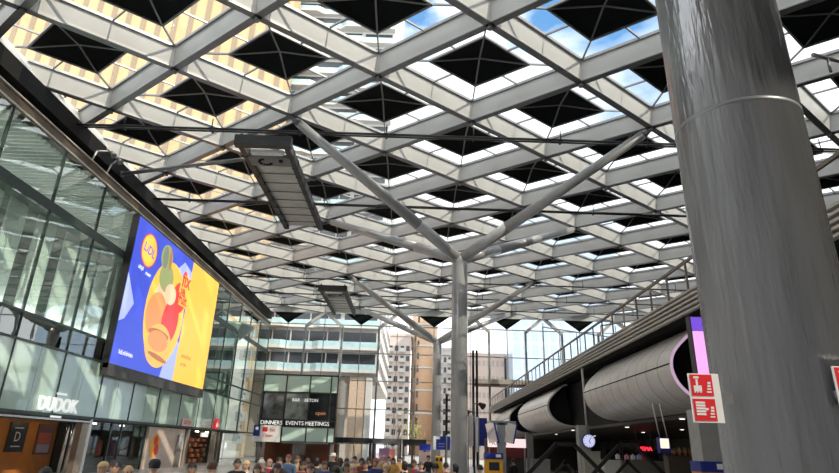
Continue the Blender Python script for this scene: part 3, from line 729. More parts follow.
# ------------------------------------------------------------------ fire signs, departure display on the foreground column
FR = mat('fire_red', (.72, .02, .03), .4)
def flag(p, wdir, wd, h, label, blocks, side):
    p = Vector(p); wdir = Vector(wdir).normalized(); nrm = Vector((0, 0, 1)).cross(wdir)
    t = thing('fire_sign', p, label, 'sign')
    def bx(u0, u1, v0, v1, d0, d1, m, nm):
        b = MB(); P = lambda u, v, d: p+wdir*u+Vector((0, 0, v))+nrm*d
        v_ = [b.bm.verts.new(P(u, v, d)) for u in (u0, u1) for v in (v0, v1) for d in (d0, d1)]
        for f in ((0,1,3,2),(4,6,7,5),(0,4,5,1),(2,3,7,6),(0,2,6,4),(1,5,7,3)): b.bm.faces.new([v_[i] for i in f])
        return b.build(nm, m, t)
    bx(0, wd, 0, h, 0, .012, WHITE, 'board')
    return t, bx, wdir, nrm, p
u = Vector((1, -.12, 0))
u = u.normalized()
pTL, pBR = at(690, 372, 1, 4.25), at(724, 423, 1, 4.22)
z0, z1 = pBR.z, pTL.z-.01
xl = at(701, 423, 1, 4.25).x
xl = (pTL.x+xl)/2
wd = .215
t, bx, wdir, nrm, p = flag((xl-.035, 4.25, z0), (1, -.1, 0), wd, z1-z0, 'pair of red fire extinguisher and alarm signs fixed to the left of the foreground column', 2, -1)
hh = (z1-z0)/2
fr = -nrm
d = .0 if nrm.y < 0 else 0
def fsg(bx, z, kind, nrm, dn):
    f0, f1 = (-.004, 0) if nrm.y > 0 else (.012, .016)
    g0, g1 = (-.007, -.004) if nrm.y > 0 else (.016, .019)
    bx(.012, .165, z+.012, z+hh-.008, f0, f1, FR, 'red_plate')
    if kind == 0:   # hand pressing a call point
        bx(.030, .085, z+.045, z+.085, g0, g1, WHITE, 'hand_symbol'); bx(.048, .062, z+.08, z+.13, g0, g1, WHITE, 'hand_symbol')
        for q in range(3): bx(.030+q*.02, .042+q*.02, z+.035, z+.05, g0, g1, WHITE, 'hand_symbol')
        bx(.035, .072, z+.135, z+.15, g0, g1, WHITE, 'call_point_symbol')
    else:           # hose reel block
        for q in range(5): bx(.028, .092, z+.05+q*.02, z+.064+q*.02, g0, g1, WHITE, 'hose_symbol')
        bx(.09, .112, z+.085, z+.10, g0, g1, WHITE, 'hose_symbol')
    for q in range(4):  # flames
        bx(.118+.004*q, .15, z+.035+q*.02, z+.045+q*.022, g0, g1, WHITE, 'flame_symbol')
fsg(bx, hh, 0, nrm, 0); fsg(bx, 0, 1, nrm, 0)
bx(.20, .30, hh-.03, hh+.03, .012, .03, MIDSTEEL, 'bracket')
pr_ = at(832, 366, 1, 3.93)
t, bx, wdir, nrm, p = flag((pr_.x, 3.93, pr_.z-.36), (1, .15, 0), .22, .36, 'red and white fire sign on the right side of the foreground column', 2, 1)
hh = .18
fsg(bx, .18, 0, nrm, 0); fsg(bx, 0, 1, nrm, 0)
bx(.02, .1, .15, .2, .012, .09, MIDSTEEL, 'bracket')
# departure display behind the column
yD = 5.9
a, c = at(689, 316, 1, yD), at(703, 378, 1, yD)
t = thing('departure_display', (a.x, yD, c.z), 'pink lit departure display with a violet header peeking out behind the foreground column', 'screen')
zt, zb = a.z, c.z-.25
wD = .72
MB().span((a.x-.0, yD, zb), (a.x+wD, yD+.09, zt)).build('housing', DARKSTEEL, t)
MB().span((a.x+.012, yD-.008, zb+.02), (a.x+wD-.012, yD, zt-.16)).build('screen', mat('display_pink', (.5, .3, .48), .3, emit=(.92, .40, .84), estr=.6), t)
MB().span((a.x+.012, yD-.008, zt-.155), (a.x+wD-.012, yD, zt-.012)).build('header', mat('display_violet', (.1, .05, .4), .3, emit=(.18, .08, .62), estr=.6), t)
text('header_lettering', '10:21  Vertrek', .075, mat('display_white', (.9, .9, .95), .3, emit=(.9, .85, 1), estr=.8), frame_mtx((a.x+.36, yD-.012, zt-.085), (1, 0, 0), (0, 0, 1)), t, .001)
for q in range(7):
    z = zt-.24-q*.105
    text('line_lettering', '%d:%02d  perron %d' % (10+q//4, 24+q*5 % 36, q+1), .05, mat('display_rose', (.7, .3, .5), .3, emit=(.8, .35, .65), estr=.6), frame_mtx((a.x+.3, yD-.012, z), (1, 0, 0), (0, 0, 1)), t, .001)
MB().span((a.x+.3, 4.95, (zt+zb)/2-.06), (a.x+.42, yD, (zt+zb)/2+.06)).build('bracket', DARKSTEEL, t)

# ------------------------------------------------------------------ hanging clock and lamp box
p = at(588, 441, 1, 33.2)
t = thing('hanging_clock', (p.x, p.y, 6.6), 'round pale blue station clock hanging from a pole under the upper floor', 'clock')
MB().tube((p.x, p.y, p.z+.3), (p.x-.05, p.y, 6.65), .07).build('pole', PALEM, t)
MB().tube((p.x+.02, p.y-.12, p.z), (p.x+.02, p.y+.12, p.z), .36, seg=32).build('case', NAVY, t)
MB().tube((p.x+.02, p.y-.135, p.z), (p.x+.02, p.y-.12, p.z), .325, seg=32).build('dial', mat('dial_pale', (.6, .62, .85), .4, emit=(.62, .65, .95), estr=.45), t)
b = MB()
for q in range(12): a0 = q*PI/6; b.box((p.x+.02+.27*math.sin(a0), p.y-.14, p.z+.27*math.cos(a0)), (.03, .01, .05), ry=a0)
b.build('hour_mark', NAVY, t)
MB().box((p.x+.05, p.y-.143, p.z-.06), (.04, .01, .17), ry=2.7).build('hour_hand', NAVY, t)
MB().box((p.x+.08, p.y-.146, p.z+.09), (.03, .01, .24), ry=.6).build('minute_hand', NAVY, t)
p = at(664, 446, 1, 22.5)
t = thing('hanging_light_box', (p.x, p.y, 3.55), 'small square lit box sign hanging on two rods below the nearest pod', 'sign')
for dx in (-.12, .16): MB().tube((p.x+dx, p.y, p.z+.3), (p.x+dx-.15, p.y, 3.95), .025).build('rod', PALEM, t)
MB().span((p.x-.2, p.y-.1, p.z-.25), (p.x+.2, p.y+.15, p.z+.3)).build('case', NAVY, t)
MB().span((p.x-.17, p.y-.11, p.z-.08), (p.x+.15, p.y-.1, p.z+.26)).build('lit_face', mat('lit_peach', (.9, .6, .45), .4, emit=(1, .7, .5), estr=.8), t)
p = at(645, 449, 1, 40)
t = thing('neon_sign', (p.x, p.y, 3.5), 'red lit letters on a dark shop front under the upper floor', 'sign')
text('lettering', 'HEMA', .36, mat('neon_red', (.8, .02, .05), .4, emit=(1, .03, .06), estr=1.2), frame_mtx((p.x, p.y, p.z), (1, 0, 0), (0, 0, 1)), t, .03)
MB().span((p.x-.65, p.y+.04, p.z-.25), (p.x+.65, p.y+.12, p.z+.25)).build('backing_board', DKSHOP, t)
for dx in (-.5, .5): MB().tube((p.x+dx, p.y+.08, p.z+.25), (p.x+dx, p.y+.08, 3.56), .03).build('rod', DKSHOP, t)

# ------------------------------------------------------------------ A frames, panels, kiosks on the right
def aframe(px0, px1, pyt, y, label):
    a, c = at(px0, pyt, 1, y), at(px1, pyt+.5, 1, y); zt = a.z
    t = thing('steel_frame', ((a.x+c.x)/2, y, 0), label, 'frame', 'black steel frames under the upper floor')
    MB().bar((a.x-.05, y, zt), (c.x+.05, y, zt), .1, .13).build('top_bar', BLACK, t)
    for xx, sg in ((a.x, -1), (c.x, 1)):
        MB().bar((xx, y, zt), (xx+sg*(zt*1.02), y, 0), .1, .13).build('leg', BLACK, t)
    m_ = (a.x+c.x)/2
    for sg in (-1, 1):
        MB().bar((m_-sg*.05, y+.12, zt-.55), (m_+sg*(zt-.6), y+.12, 0), .08, .11).build('inner_leg', BLACK, t)
    for sg in (-1, 1):
        MB().span((m_+sg*(zt-.62)-.2, y-.2, 0), (m_+sg*(zt-.62)+.2, y+.3, .03)).build('foot_plate', BLACK, t)
aframe(619, 635, 445, 24, 'black steel trapezoid frame with sloping legs right of the hanging clock')
aframe(556, 574, 444, 21.5, 'black steel trapezoid frame with sloping legs left of the hanging clock')
def panel(px0, px1, pyt, y, m, label, dep=.5, cat='counter'):
    a, c = at(px0, pyt, 1, y), at(px1, pyt, 1, y)
    t = thing('kiosk_counter', ((a.x+c.x)/2, y, 0), label, cat)
    MB().span((a.x, y, .1), (c.x, y+dep, a.z)).build('body', m, t)
    MB().span((a.x+.05, y+.05, 0), (c.x-.05, y+dep, .1)).build('plinth', BLACK, t)
    MB().span((a.x-.03, y-.03, a.z), (c.x+.03, y+dep+.03, a.z+.05)).build('top', m, t)
    return t
panel(604, 620, 461, 27, mat('pale_stone_panel', (.42, .40, .36), .6), 'pale grey counter behind the right black frame')
panel(622, 668, 461, 30, mat('brown_grey_panel', (.17, .155, .13), .6), 'long brown grey counter behind the right black frame')
panel(584, 600, 452, 29, mat('tan_panel', (.30, .28, .23), .6), 'tall tan screen below the hanging clock')
panel(532, 550, 460, 29, mat('grey_brown_panel', (.16, .15, .14), .6), 'grey brown counter left of the left black frame')
panel(668, 700, 457, 26.5, mat('dark_brown_panel', (.09, .075, .055), .6), 'dark brown counter under the lit hanging box')
# display goods on counters
for j, (px, py, m) in enumerate(((618, 458, WHITE), (627, 457, mat('goods_pink', (.7, .3, .4), .5)), (633, 456, WHITE), (639, 457, mat('goods_lilac', (.5, .45, .8), .5)), (644, 459, SHC[0]))):
    p = at(px, py+3.0, 1, 30.25); zb = at(640, 461, 1, 30).z+.05
    o = MB().box((p.x, 30.25, zb+.10), (.18, .16, .2)).tube((p.x, 30.25, zb+.2), (p.x, 30.25, zb+.26), .04).build('display_pack', m, None, (p.x, 30.25, zb))
    tag(o, ['white pack leftmost on the long brown counter', 'pink pack second from left on the long brown counter', 'white pack between the pink and lilac packs on the brown counter', 'lilac pack on the long brown counter', 'red pack rightmost on the long brown counter'][j], 'pack')
for j in range(14):
    px = 672+j*1.9; y = 26.7; p = at(px, 450, 1, y); zb = at(680, 457, 1, 26.5).z+.05
    h = random.uniform(.28, .36)
    o = MB().lathe([(.045, 0), (.045, h*.6), (.018, h*.75), (.018, h)], (p.x, y, zb), 10).build('bottle', [SHC[3], mat('bottle_amber', (.4, .2, .08), .2), mat('bottle_dark', (.05, .03, .02), .2)][j % 3], None, (p.x, y, zb))
    tag(o, 'bottle in a row on the dark brown counter under the lit box', 'bottle', 'bottles on the dark counter')
# ticket machines
YEL = mat('machine_yellow', (.85, .42, .02), .4)
def machine(px, pyt, y, wd, label):
    a = at(px, pyt, 1, y); h = a.z
    t = thing('ticket_machine', (a.x, y, 0), label, 'ticket machine', 'yellow ticket machines')
    MB().span((a.x-wd/2, y, .05), (a.x+wd/2, y+.6, h-.28)).build('body', YEL, t)
    MB().span((a.x-wd/2-.02, y-.04, h-.28), (a.x+wd/2+.02, y+.6, h)).build('header', NAVY, t)
    MB().span((a.x+wd*.1, y-.05, h-.2), (a.x+wd*.4, y-.04, h-.06)).build('header_mark', WHITE, t)
    MB().span((a.x-wd*.3, y-.02, h-.8), (a.x+wd*.3, y, h-.42)).build('screen', mat('machine_screen', (.03, .04, .06), .15), t)
    MB().span((a.x-wd*.2, y-.02, h-1.15), (a.x+wd*.2, y, h-.95)).build('coin_tray', DARKSTEEL, t)
machine(713, 461.5, 17, .72, 'yellow ticket machine with blue header half hidden by the foreground column')
machine(494, 453, 30, .85, 'yellow ticket machine left of the grey post with tilted screens')
# tilted screens on a grey post
p = at(501, 421, 1, 31)
t = thing('screen_post', (p.x, 31, 0), 'grey post carrying two tilted blue edged screens near the pods', 'signpost')
MB().span((p.x-.2, 30.85, 0), (p.x+.2, 31.15, p.z-.1)).build('post', mat('post_grey', (.30, .32, .34), .5), t)
MB().span((p.x-.7, 30.85, p.z-.2), (p.x+.75, 31.15, p.z)).build('cross_arm', MATS['post_grey'], t)
for dx, s, m in ((-.55, 1, mat('screen_rose', (.55, .48, .47), .5)), (.42, -1, mat('screen_cream', (.8, .74, .66), .5))):
    s_ = MB().box((p.x+dx, 30.75, p.z-.6), (.42, .14, .95), ry=.22*-s).build('screen', m, t)
    MB().box((p.x+dx+.25, 30.8, p.z-.6), (.09, .22, 1.0), ry=.22*-s).build('side_case', NAVY, s_)
# kiosk with pale sign band far right
a, c = at(488, 438, 1, 48), at(526, 448, 1, 48)
t = thing('station_kiosk', ((a.x+c.x)/2, 48, 0), 'dark kiosk with a pale pink lit sign band behind the tilted screens', 'kiosk')
MB().span((a.x, 48, c.z), (c.x, 48.25, a.z)).build('sign_band', mat('kiosk_pink', (.8, .62, .62), .4, emit=(.95, .75, .75), estr=.5), t)
MB().span((a.x-.1, 48.05, c.z-.75), (c.x+.1, 48.4, c.z)).build('dark_red_band', mat('kiosk_red', (.16, .02, .02), .5), t)
MB().span((a.x, 48.3, 0), (c.x, 50.4, a.z)).build('body', DKSHOP, t)
for x in (a.x+.1, c.x-.1): MB().tube((x, 48.1, 0), (x, 48.1, c.z), .08).build('post', MIDSTEEL, t)
text('lettering', 'Kiosk', .55, RED, frame_mtx((a.x+.9, 47.98, (a.z+c.z)/2), (1, 0, 0), (0, 0, 1)), t, .005)
# banners beside the mid column
for px, pyt, pyb, wd, y, m, lab in ((472, 415, 446, .55, 56, mat('banner_pale', (.55, .52, .52), .6), 'narrow pale hanging banner right of the mid hall column'), (477, 417, 452, .3, 55, WHITE, 'narrow white upright panel beside the pale banner'), (483, 418, 446, .7, 54, NAVY, 'dark navy upright panel at the start of the upper floor')):
    a, c = at(px, pyt, 1, y), at(px, pyb, 1, y)
    t = thing('upright_banner', (a.x, y, 0), lab, 'banner')
    MB().span((a.x-wd/2, y-.04, c.z), (a.x+wd/2, y+.04, a.z)).build('cloth', m, t)
    MB().tube((a.x-wd/2-.05, y+.02, 0), (a.x-wd/2-.05, y+.02, a.z+.15), .05).build('pole', MIDSTEEL, t)
# floodlight mast near the mezzanine start
p = at(474, 408, 1, 50)
t = thing('floodlight_mast', (p.x, 50, 0), 'thin mast with two dark floodlights right of the mid hall column', 'floodlight')
MB().tube((p.x, 50, 0), (p.x, 50, p.z+.4), .07).build('mast', DARKSTEEL, t)
for dx, dz in ((-.45, -.3), (.45, .35)):
    MB().tube((p.x, 50, p.z+dz), (p.x+dx, 49.9, p.z+dz), .05).build('arm', DARKSTEEL, t)
    MB().tube((p.x+dx, 49.9, p.z+dz), (p.x+dx*1.7, 49.6, p.z+dz-.25), .14, .28, 14).build('lamp_head', BLACK, t)
# blue signs
p0, p1 = at(433.5, 436, 1, 46), at(449.5, 450, 1, 46)
t = thing('blue_sign', (p0.x, 46, 0), 'blue information board with white arrow blocks left of the mid hall column', 'sign')
BLUE = mat('sign_blue', (.02, .05, .35), .4)
xm = p0.x+(p1.x-p0.x)*.78
MB().span((p0.x, 46, p1.z), (xm, 46.08, p0.z)).build('board', BLUE, t); MB().span((xm+.1, 46.05, p1.z), (p1.x+.05, 46.12, p0.z)).build('side_board', BLUE, t)
MB().span((p0.x, 45.98, p1.z), (p0.x+.2, 46, p0.z)).build('white_strip', WHITE, t); MB().span((p0.x+.2, 45.98, p0.z-.22), (p0.x+.5, 46, p0.z-.02)).build('white_strip', WHITE, t)
for k in range(2): MB().span((p0.x+.4, 45.985, p1.z+.2+.2*k), (xm-.12, 46, p1.z+.25+.2*k)).build('pale_line', mat('pale_blue_line', (.35, .4, .7), .5), t)
MB().tube((xm+.05, 46.1, 0), (xm+.05, 46.1, p0.z+.1), .06).build('post', PALEM, t)
p0, p1 = at(419.5, 444, 1, 64), at(430.5, 450.5, 1, 64)
t = thing('blue_sign', ((p0.x+p1.x)/2, 64, 0), 'plain bright blue board on two posts near the far entrance', 'sign')
MB().span((p0.x, 64, p1.z), (p1.x, 64.1, p0.z)).build('board', mat('sign_bright_blue', (.02, .05, .5), .4), t)
for x in (p0.x+.05, p1.x-.05): MB().tube((x, 64.15, 0), (x, 64.15, p0.z), .05).build('post', PALEM, t)
# yellow card readers by the column
for k, px in enumerate((437, 441)):
    p = at(px, 456, 1, 44)
    t = thing('check_in_post', (p.x, 44, 0), ['yellow check in post left below the blue board', 'yellow check in post right below the blue board'][k], 'card reader', 'yellow check in posts')
    MB().span((p.x-.13, 44, 0), (p.x+.13, 44.2, p.z)).build('post_body', YEL, t)
    MB().span((p.x-.1, 43.97, p.z-.35), (p.x+.1, 44, p.z-.1)).build('reader', DARKSTEEL, t)
# red / pink stall by the far doors
for px0, px1, pyt, y, m, lab in ((379, 390, 448, 77, mat('stall_violet', (.42, .25, .48), .5), 'violet poster wall beside the far entrance'), (389.5, 395, 449, 76, mat('stall_salmon', (.8, .28, .22), .5), 'salmon red upright panel beside the far entrance'), (419, 433, 452, 75, mat('pale_pink_wall', (.85, .6, .58), .5), 'pale pink panel under the bright blue board')):
    a, c = at(px0, pyt, 1, y), at(px1, pyt, 1, y)
    t = thing('poster_stand', ((a.x+c.x)/2, y, 0), lab, 'panel')
    MB().span((a.x, y, .15), (c.x, y+.12, a.z)).build('board', m, t)
    for x in (a.x+.1, c.x-.1): MB().span((x-.05, y-.2, 0), (x+.05, y+.3, .15)).build('foot', MIDSTEEL, t)

# ------------------------------------------------------------------ buildings outside
BW = mat('block_white', (.60, .59, .56), .6, 0, .04, .3)
BP = mat('block_peach', (.60, .40, .21), .7, 0, .05, .3)
BWIN = mat('block_window', (.05, .055, .065), .15)
BCY = mat('balcony_glass_cyan', (.42, .60, .64), .25, 0, .12, 1.2)
BBR = mat('window_strip_brown', (.30, .22, .14), .4)
YA = 92.0; XA = at(378, 340, 1, YA).x
t = thing('apartment_tower', (-28, YA+15, 0), 'white apartment tower with pale blue balconies beyond the far left facade', 'building')
MB().span((-52, YA+1.8, 12.6), (XA, YA+48, 128)).build('wall', BW, t)
MB().span((-52, YA+14, 0), (XA-5, YA+48, 12.6)).build('recessed_wall', mat('recessed_pale', (.52, .48, .43), .7), t)
b = MB()
for q in range(9):
    for z_ in (1.5, 5, 8.5): b.span((-45+q*3.6, YA+13.9, z_), (-43.6+q*3.6, YA+14.05, z_+2))
b.build('recessed_windows', BWIN, t)
MB().span((-52, YA+1.7, 12.45), (XA, YA+14, 12.6)).build('overhang_soffit', mat('soffit_grey_brown', (.28, .24, .21), .6), t)
fl = 3.55; z = 13.2; k = 0
while z < 126:
    xm = XA-6.2
    zg = [(-52, YA), (xm-9.5, YA), (xm-8.2, YA+.9), (xm-4.5, YA+.9), (xm-3.4, YA), (xm, YA), (xm, YA+.4), (XA+.15, YA+.4), (XA+.15, YA+1.9), (-52, YA+1.9)]
    b = MB(); b.prism(zg, lambda u, v, q: Vector((u, v, q)), z-.16, z+.26); b.build('balcony_slab', BW, t)
    zg2 = [(u, v+.08) for u, v in zg[:8]]
    b = MB(); b.prism(zg2, lambda u, v, q: Vector((u, v, q)), z+.26, z+1.15, caps=False, closed=False); b.build('balustrade', BCY, t)
    MB().span((-52, YA+1.7, z+1.0), (xm-.3, YA+1.82, z+2.95)).build('window_strip', BWIN, t)
    MB().span((xm+.4, YA+1.7, z+1.0), (XA-.4, YA+1.82, z+2.9)).build('window_strip', BWIN, t)
    for x in range(-50, int(xm), 3): MB().span((x-.1, YA+1.6, z+.2), (x+.1, YA+1.8, z+3.4)).build('frame_post', BW, t) if k < 9 else None
    for y in range(int(YA)+4, int(YA)+46, 5):
        if k < 12: MB().span((XA-.05, y, z+.9), (XA+.06, y+2.6, z+2.6)).build('side_window', BWIN, t)
    z += fl; k += 1
MB().span((XA-4.2, YA+1.2, 0), (XA-1.7, YA+4, 12.5)).build('base_pier', mat('pier_peach', (.58, .44, .33), .6), t)
MB().span((XA-1.6, YA+1.0, 0), (XA-.7, YA+3, 12.5)).build('base_pier', BW, t)
# peach tower, nearer to the left
t = thing('peach_tower', (-50, 104, 0), 'tall peach coloured tower with narrow window strips seen through the left roof', 'building')
YP = 86.5
MB().span((-95, YP, 0), (-24.6, YP+5, 130)).build('wall', BP, t)
MB().span((-60, YP-.6, 0), (-24.3, YP-.25, 19)).build('pale_podium', mat('podium_pale', (.72, .68, .62), .6), t)
b = MB()
for z_ in range(2, 19, 3):
    for q in range(12): b.span((-58+q*3, YP-.66, z_), (-56.4+q*3, YP-.58, z_+1.3))
b.build('podium_windows', mat('podium_window', (.4, .4, .38), .3), t)
x = -93.0; k = 0
while x < -26:
    MB().span((x, YP-.12, 3), (x+.95, YP+.02, 128)).build('window_strip', BBR, t); x += 2.9; k += 1
def block(name, label, x0, x1, y0, y1, h, m, wm, nb, fh, wh, bal=None):
    t = thing(name, ((x0+x1)/2, (y0+y1)/2, 0), label, 'building')
    MB().span((x0, y0, 0), (x1, y1, h)).build('wall', m, t)
    z = 2.5; s = (x1-x0)/nb
    while z < h-2:
        b = MB()
        for q in range(nb): b.span((x0+q*s+s*.2, y0-.06, z), (x0+(q+1)*s-s*.2, y0+.05, z+wh))
        b.build('window_row', wm, t)
        if bal:
            for q in range(0, nb, 2): MB().span((x0+q*s, y0-1.6, z-.5), (x0+(q+1)*s, y0, z-.3)).span((x0+q*s, y0-1.6, z-.3), (x0+(q+1)*s, y0-1.5, z+.7)).build('balcony', bal, t)
        z += fh
    MB().span((x0-.3, y0-.3, h), (x1+.3, y1, h+.8)).build('roof_edge', m, t)
    return t
block('stepped_apartment_block', 'pale apartment block with stacked balconies beyond the far facade', -7.8, -.5, 185, 215, 36, mat('pale_pink_wall_b', (.62, .53, .48), .7), BWIN, 4, 3.2, 1.6, BW)
t = thing('round_tower', (4.0, 190, 0), 'round peach brick tower beyond the far facade left of the distant column', 'building')
MB().tube((4.0, 190, 0), (4.0, 190, 48), 4.2, seg=32).build('wall', mat('brick_peach', (.62, .40, .25), .7), t)
for z in (12, 19, 26, 33, 40): MB().tube((4.0, 190, z), (4.0, 190, z+.6), 4.35, seg=32).build('ring_band', BW, t)
for z in range(5, 46, 4): MB().span((1.6, 186.2, z), (2.6, 187.2, z+2)).build('window', BWIN, t)
block('pale_apartment_block', 'pale block with small windows just right of the round tower', 8.5, 15.5, 185, 210, 32, mat('pale_grey_wall', (.6, .56, .53), .7), BWIN, 5, 3.2, 1.6, BW)
block('beige_office_block', 'low beige office block beyond the facade right of the mid hall column', 14.5, 24, 150, 180, 25, mat('beige_office', (.62, .5, .43), .7), mat('office_window_pale', (.45, .38, .36), .3), 8, 4.0, 1.4)
block('blue_glass_office', 'pale blue glass office building beyond the facade above the upper floor railing', 24.5, 52, 140, 175, 62, mat('glass_office', (.50, .62, .76), .2, .2), mat('glass_office_pane', (.42, .54, .72), .1), 12, 3.6, 2.6)
# two street trees outside
for x, y, h, m, lab in ((.6, 95, 6.2, mat('leaf_yellow', (.55, .58, .16), .7), 'small yellow green tree outside the far entrance'), (-1.8, 99, 9, mat('leaf_pale', (.45, .38, .3), .7), 'bare brownish tree outside the far doors')):
    t = thing('street_tree', (x, y, -.1), lab, 'tree')
    b = MB().tube((x, y, -.1), (x, y, h*.55), .14, .09)
    for q in range(9):
        a0 = q*2.4; b.tube((x, y, h*(.3+.025*q)), (x+1.1*math.cos(a0), y+1.1*math.sin(a0), h*(.6+.04*q)), .05, .015, 6)
    b.build('trunk', mat('bark', (.2, .15, .11), .8), t)
    b = MB()
    for q in range(420 if h < 7 else 160):
        v = Vector((random.gauss(0, .75), random.gauss(0, .75), random.gauss(0, .95)))+Vector((x, y, h*.72)); e = Matrix.Rotation(random.uniform(0, 6), 3, 'Z') @ Matrix.Rotation(random.uniform(0, 3), 3, 'X')
        b.face([v+e @ Vector(c) for c in ((-.12, 0, 0), (0, -.07, .02), (.12, 0, 0), (0, .07, .02))])
    tag(b.build('foliage', m, t))

# ------------------------------------------------------------------ people
def skin(chains, sub=1):
    """each chain: list of (co, r) nodes and edges -> one skinned mesh (bmesh)"""
    out = bmesh.new()
    for nodes, edges in chains:
        bm = bmesh.new(); ly = bm.verts.layers.skin.verify(); vs = []
        for q, (c, r) in enumerate(nodes):
            v = bm.verts.new(c); v[ly].radius = (r, r) if not isinstance(r, tuple) else r; v[ly].use_root = (q == 0); vs.append(v)
        for a, c in edges: bm.edges.new((vs[a], vs[c]))
        me = bpy.data.meshes.new('tmp'); bm.to_mesh(me); bm.free()
        ob = bpy.data.objects.new('tmp', me); C.objects.link(ob)
        ob.modifiers.new('s', 'SKIN').use_smooth_shade = True
        sb = ob.modifiers.new('u', 'SUBSURF'); sb.levels = sub; sb.render_levels = sub
        dg = bpy.context.evaluated_depsgraph_get(); m2 = bpy.data.meshes.new_from_object(ob.evaluated_get(dg))
        out.from_mesh(m2); bpy.data.objects.remove(ob); bpy.data.meshes.remove(me); bpy.data.meshes.remove(m2)
    return out
def done(bm, name):
    bmesh.ops.recalc_face_normals(bm, faces=bm.faces)
    for f in bm.faces: f.smooth = True
    me = bpy.data.meshes.new(name); bm.to_mesh(me); bm.free(); me.materials.append(None); return me
def headmesh(bm, c):
    ret = bmesh.ops.create_uvsphere(bm, u_segments=20, v_segments=14, radius=1)
    for v in ret['verts']:
        x, y, z = v.co
        w_ = .078*(1-.22*max(0, -z)**1.5); d_ = .098*(1-.12*max(0, -z))
        yy = y*d_+(.012 if z < -.3 and y > 0 else 0)
        if y > .75 and abs(x) < .3 and -.35 < z < .15: yy += .018*(1-abs(x)/.3)
        if y > .8 and .1 < abs(x) < .55 and .0 < z < .3: yy -= .008
        v.co = Vector((x*w_, yy, z*.118))+Vector(c)
    for s in (-1, 1):
        r2 = bmesh.ops.create_uvsphere(bm, u_segments=8, v_segments=6, radius=.03)
        for v in r2['verts']: v.co = Vector((v.co.x*.35, v.co.y*.7, v.co.z))+Vector((c[0]+s*.078, c[1]-.005, c[2]-.005))
HC = (0, .02, 1.635)
def person_meshes(pose):
    L = {'stand': ((.03, 0, -.02), (-.03, 0, -.02)), 'walk': ((.14, .24, .16), (-.05, -.24, -.3)), 'stride': ((-.03, -.2, -.26), (.15, .22, .15))}.get(pose, ((.02, 0, 0), (-.02, 0, 0)))
    def legs(e):
        N = [((0, 0, .95), .115+e)]; E = []
        for s, (ky, ay, _) in zip((-1, 1), L):
            b0 = len(N)
            lift = .06 if ay < -.1 else 0
            N.extend([((s*.085, 0, .87), .088+e), ((s*.095, ky, .5), .058+e), ((s*.1, ay, .10+lift), .040+e)]); E.extend([(0, b0), (b0, b0+1), (b0+1, b0+2)])
        return N, E
    armp = {'stand': ((.03, .07), (.03, .07)), 'walk': ((-.10, -.16), (.08, .2)), 'stride': ((.08, .2), (-.1, -.16)), 'phone': ((.05, .1), (.16, .30))}[pose]
    def torso(e):
        N = [((0, 0, .95), (.135+e, .10+e)), ((0, 0, 1.13), (.13+e, .095+e)), ((0, 0, 1.33), (.15+e, .105+e)), ((0, -.005, 1.44), (.10+e, .08+e))]; E = [(0, 1), (1, 2), (2, 3)]
        for s, (ey, hy) in zip((-1, 1), armp):
            b0 = len(N); ph = pose == 'phone' and s == 1
            N.extend([((s*.175, 0, 1.41), .062+e), ((s*.235, ey-.02, 1.14), .045+e), ((s*(.12 if ph else .25), hy, 1.22 if ph else .90), .032+e*.7)]); E.extend([(3, b0), (b0, b0+1), (b0+1, b0+2)])
        return N, E
    ch = [legs(0)]
    N, E = torso(0); b0 = len(N)
    N.append(((0, .0, 1.53), .052)); N.append(((0, .01, 1.60), .055)); E += [(3, b0), (b0, b0+1)]
    ch.append((N, E))
    for s, (ey, hy) in zip((-1, 1), armp):
        ph = pose == 'phone' and s == 1
        wx, wy, wz = (s*.12, hy, 1.22) if ph else (s*.25, hy, .90)
        dv = Vector((0, .4, .9)).normalized() if ph else Vector((0, .15, -1)).normalized()
        wv = Vector((wx, wy, wz)); fw = Vector((0, 1, 0)) if not ph else Vector((1, 0, 0))
        ch.append(([(wv, .026), (wv+dv*.05, .034), (wv+dv*.09, .033)], [(0, 1), (1, 2)]))
        for q, (ln, off) in enumerate(((.07, -.027), (.08, -.009), (.075, .009), (.058, .026))):
            r0 = wv+dv*.085+fw*off; ch.append(([(r0, .010), (r0+dv*ln*.55, .0095), (r0+dv*ln*.95+Vector((-s*.02, 0, 0)), .008)], [(0, 1), (1, 2)]))
        r0 = wv+dv*.03+fw*.02; ch.append(([(r0, .011), (r0+dv*.035+fw*.03, .0105), (r0+dv*.07+fw*.035, .009)], [(0, 1), (1, 2)]))
    bm = skin(ch); headmesh(bm, HC); body = done(bm, 'body')
    N, E = torso(.022); N.append(((0, 0, .88), (.14, .115))); E.append((0, len(N)-1)); N.append(((0, 0, 1.50), .066)); E.append((3, len(N)-1))
    jacket = done(skin([(N, E)]), 'jacket')
    trousers = done(skin([legs(.017)]), 'trousers')
    fc = []
    for s, (ky, ay, _) in zip((-1, 1), L):
        lift = .05 if ay < -.1 else 0
        fc.append(([((s*.1, ay-.05, .05+lift), .045), ((s*.1, ay+.06, .045+lift*.6), .045), ((s*.105, ay+.17, .035), .033)], [(0, 1), (1, 2)]))
    shoes = done(skin(fc), 'shoes')
    return body, jacket, trousers, shoes
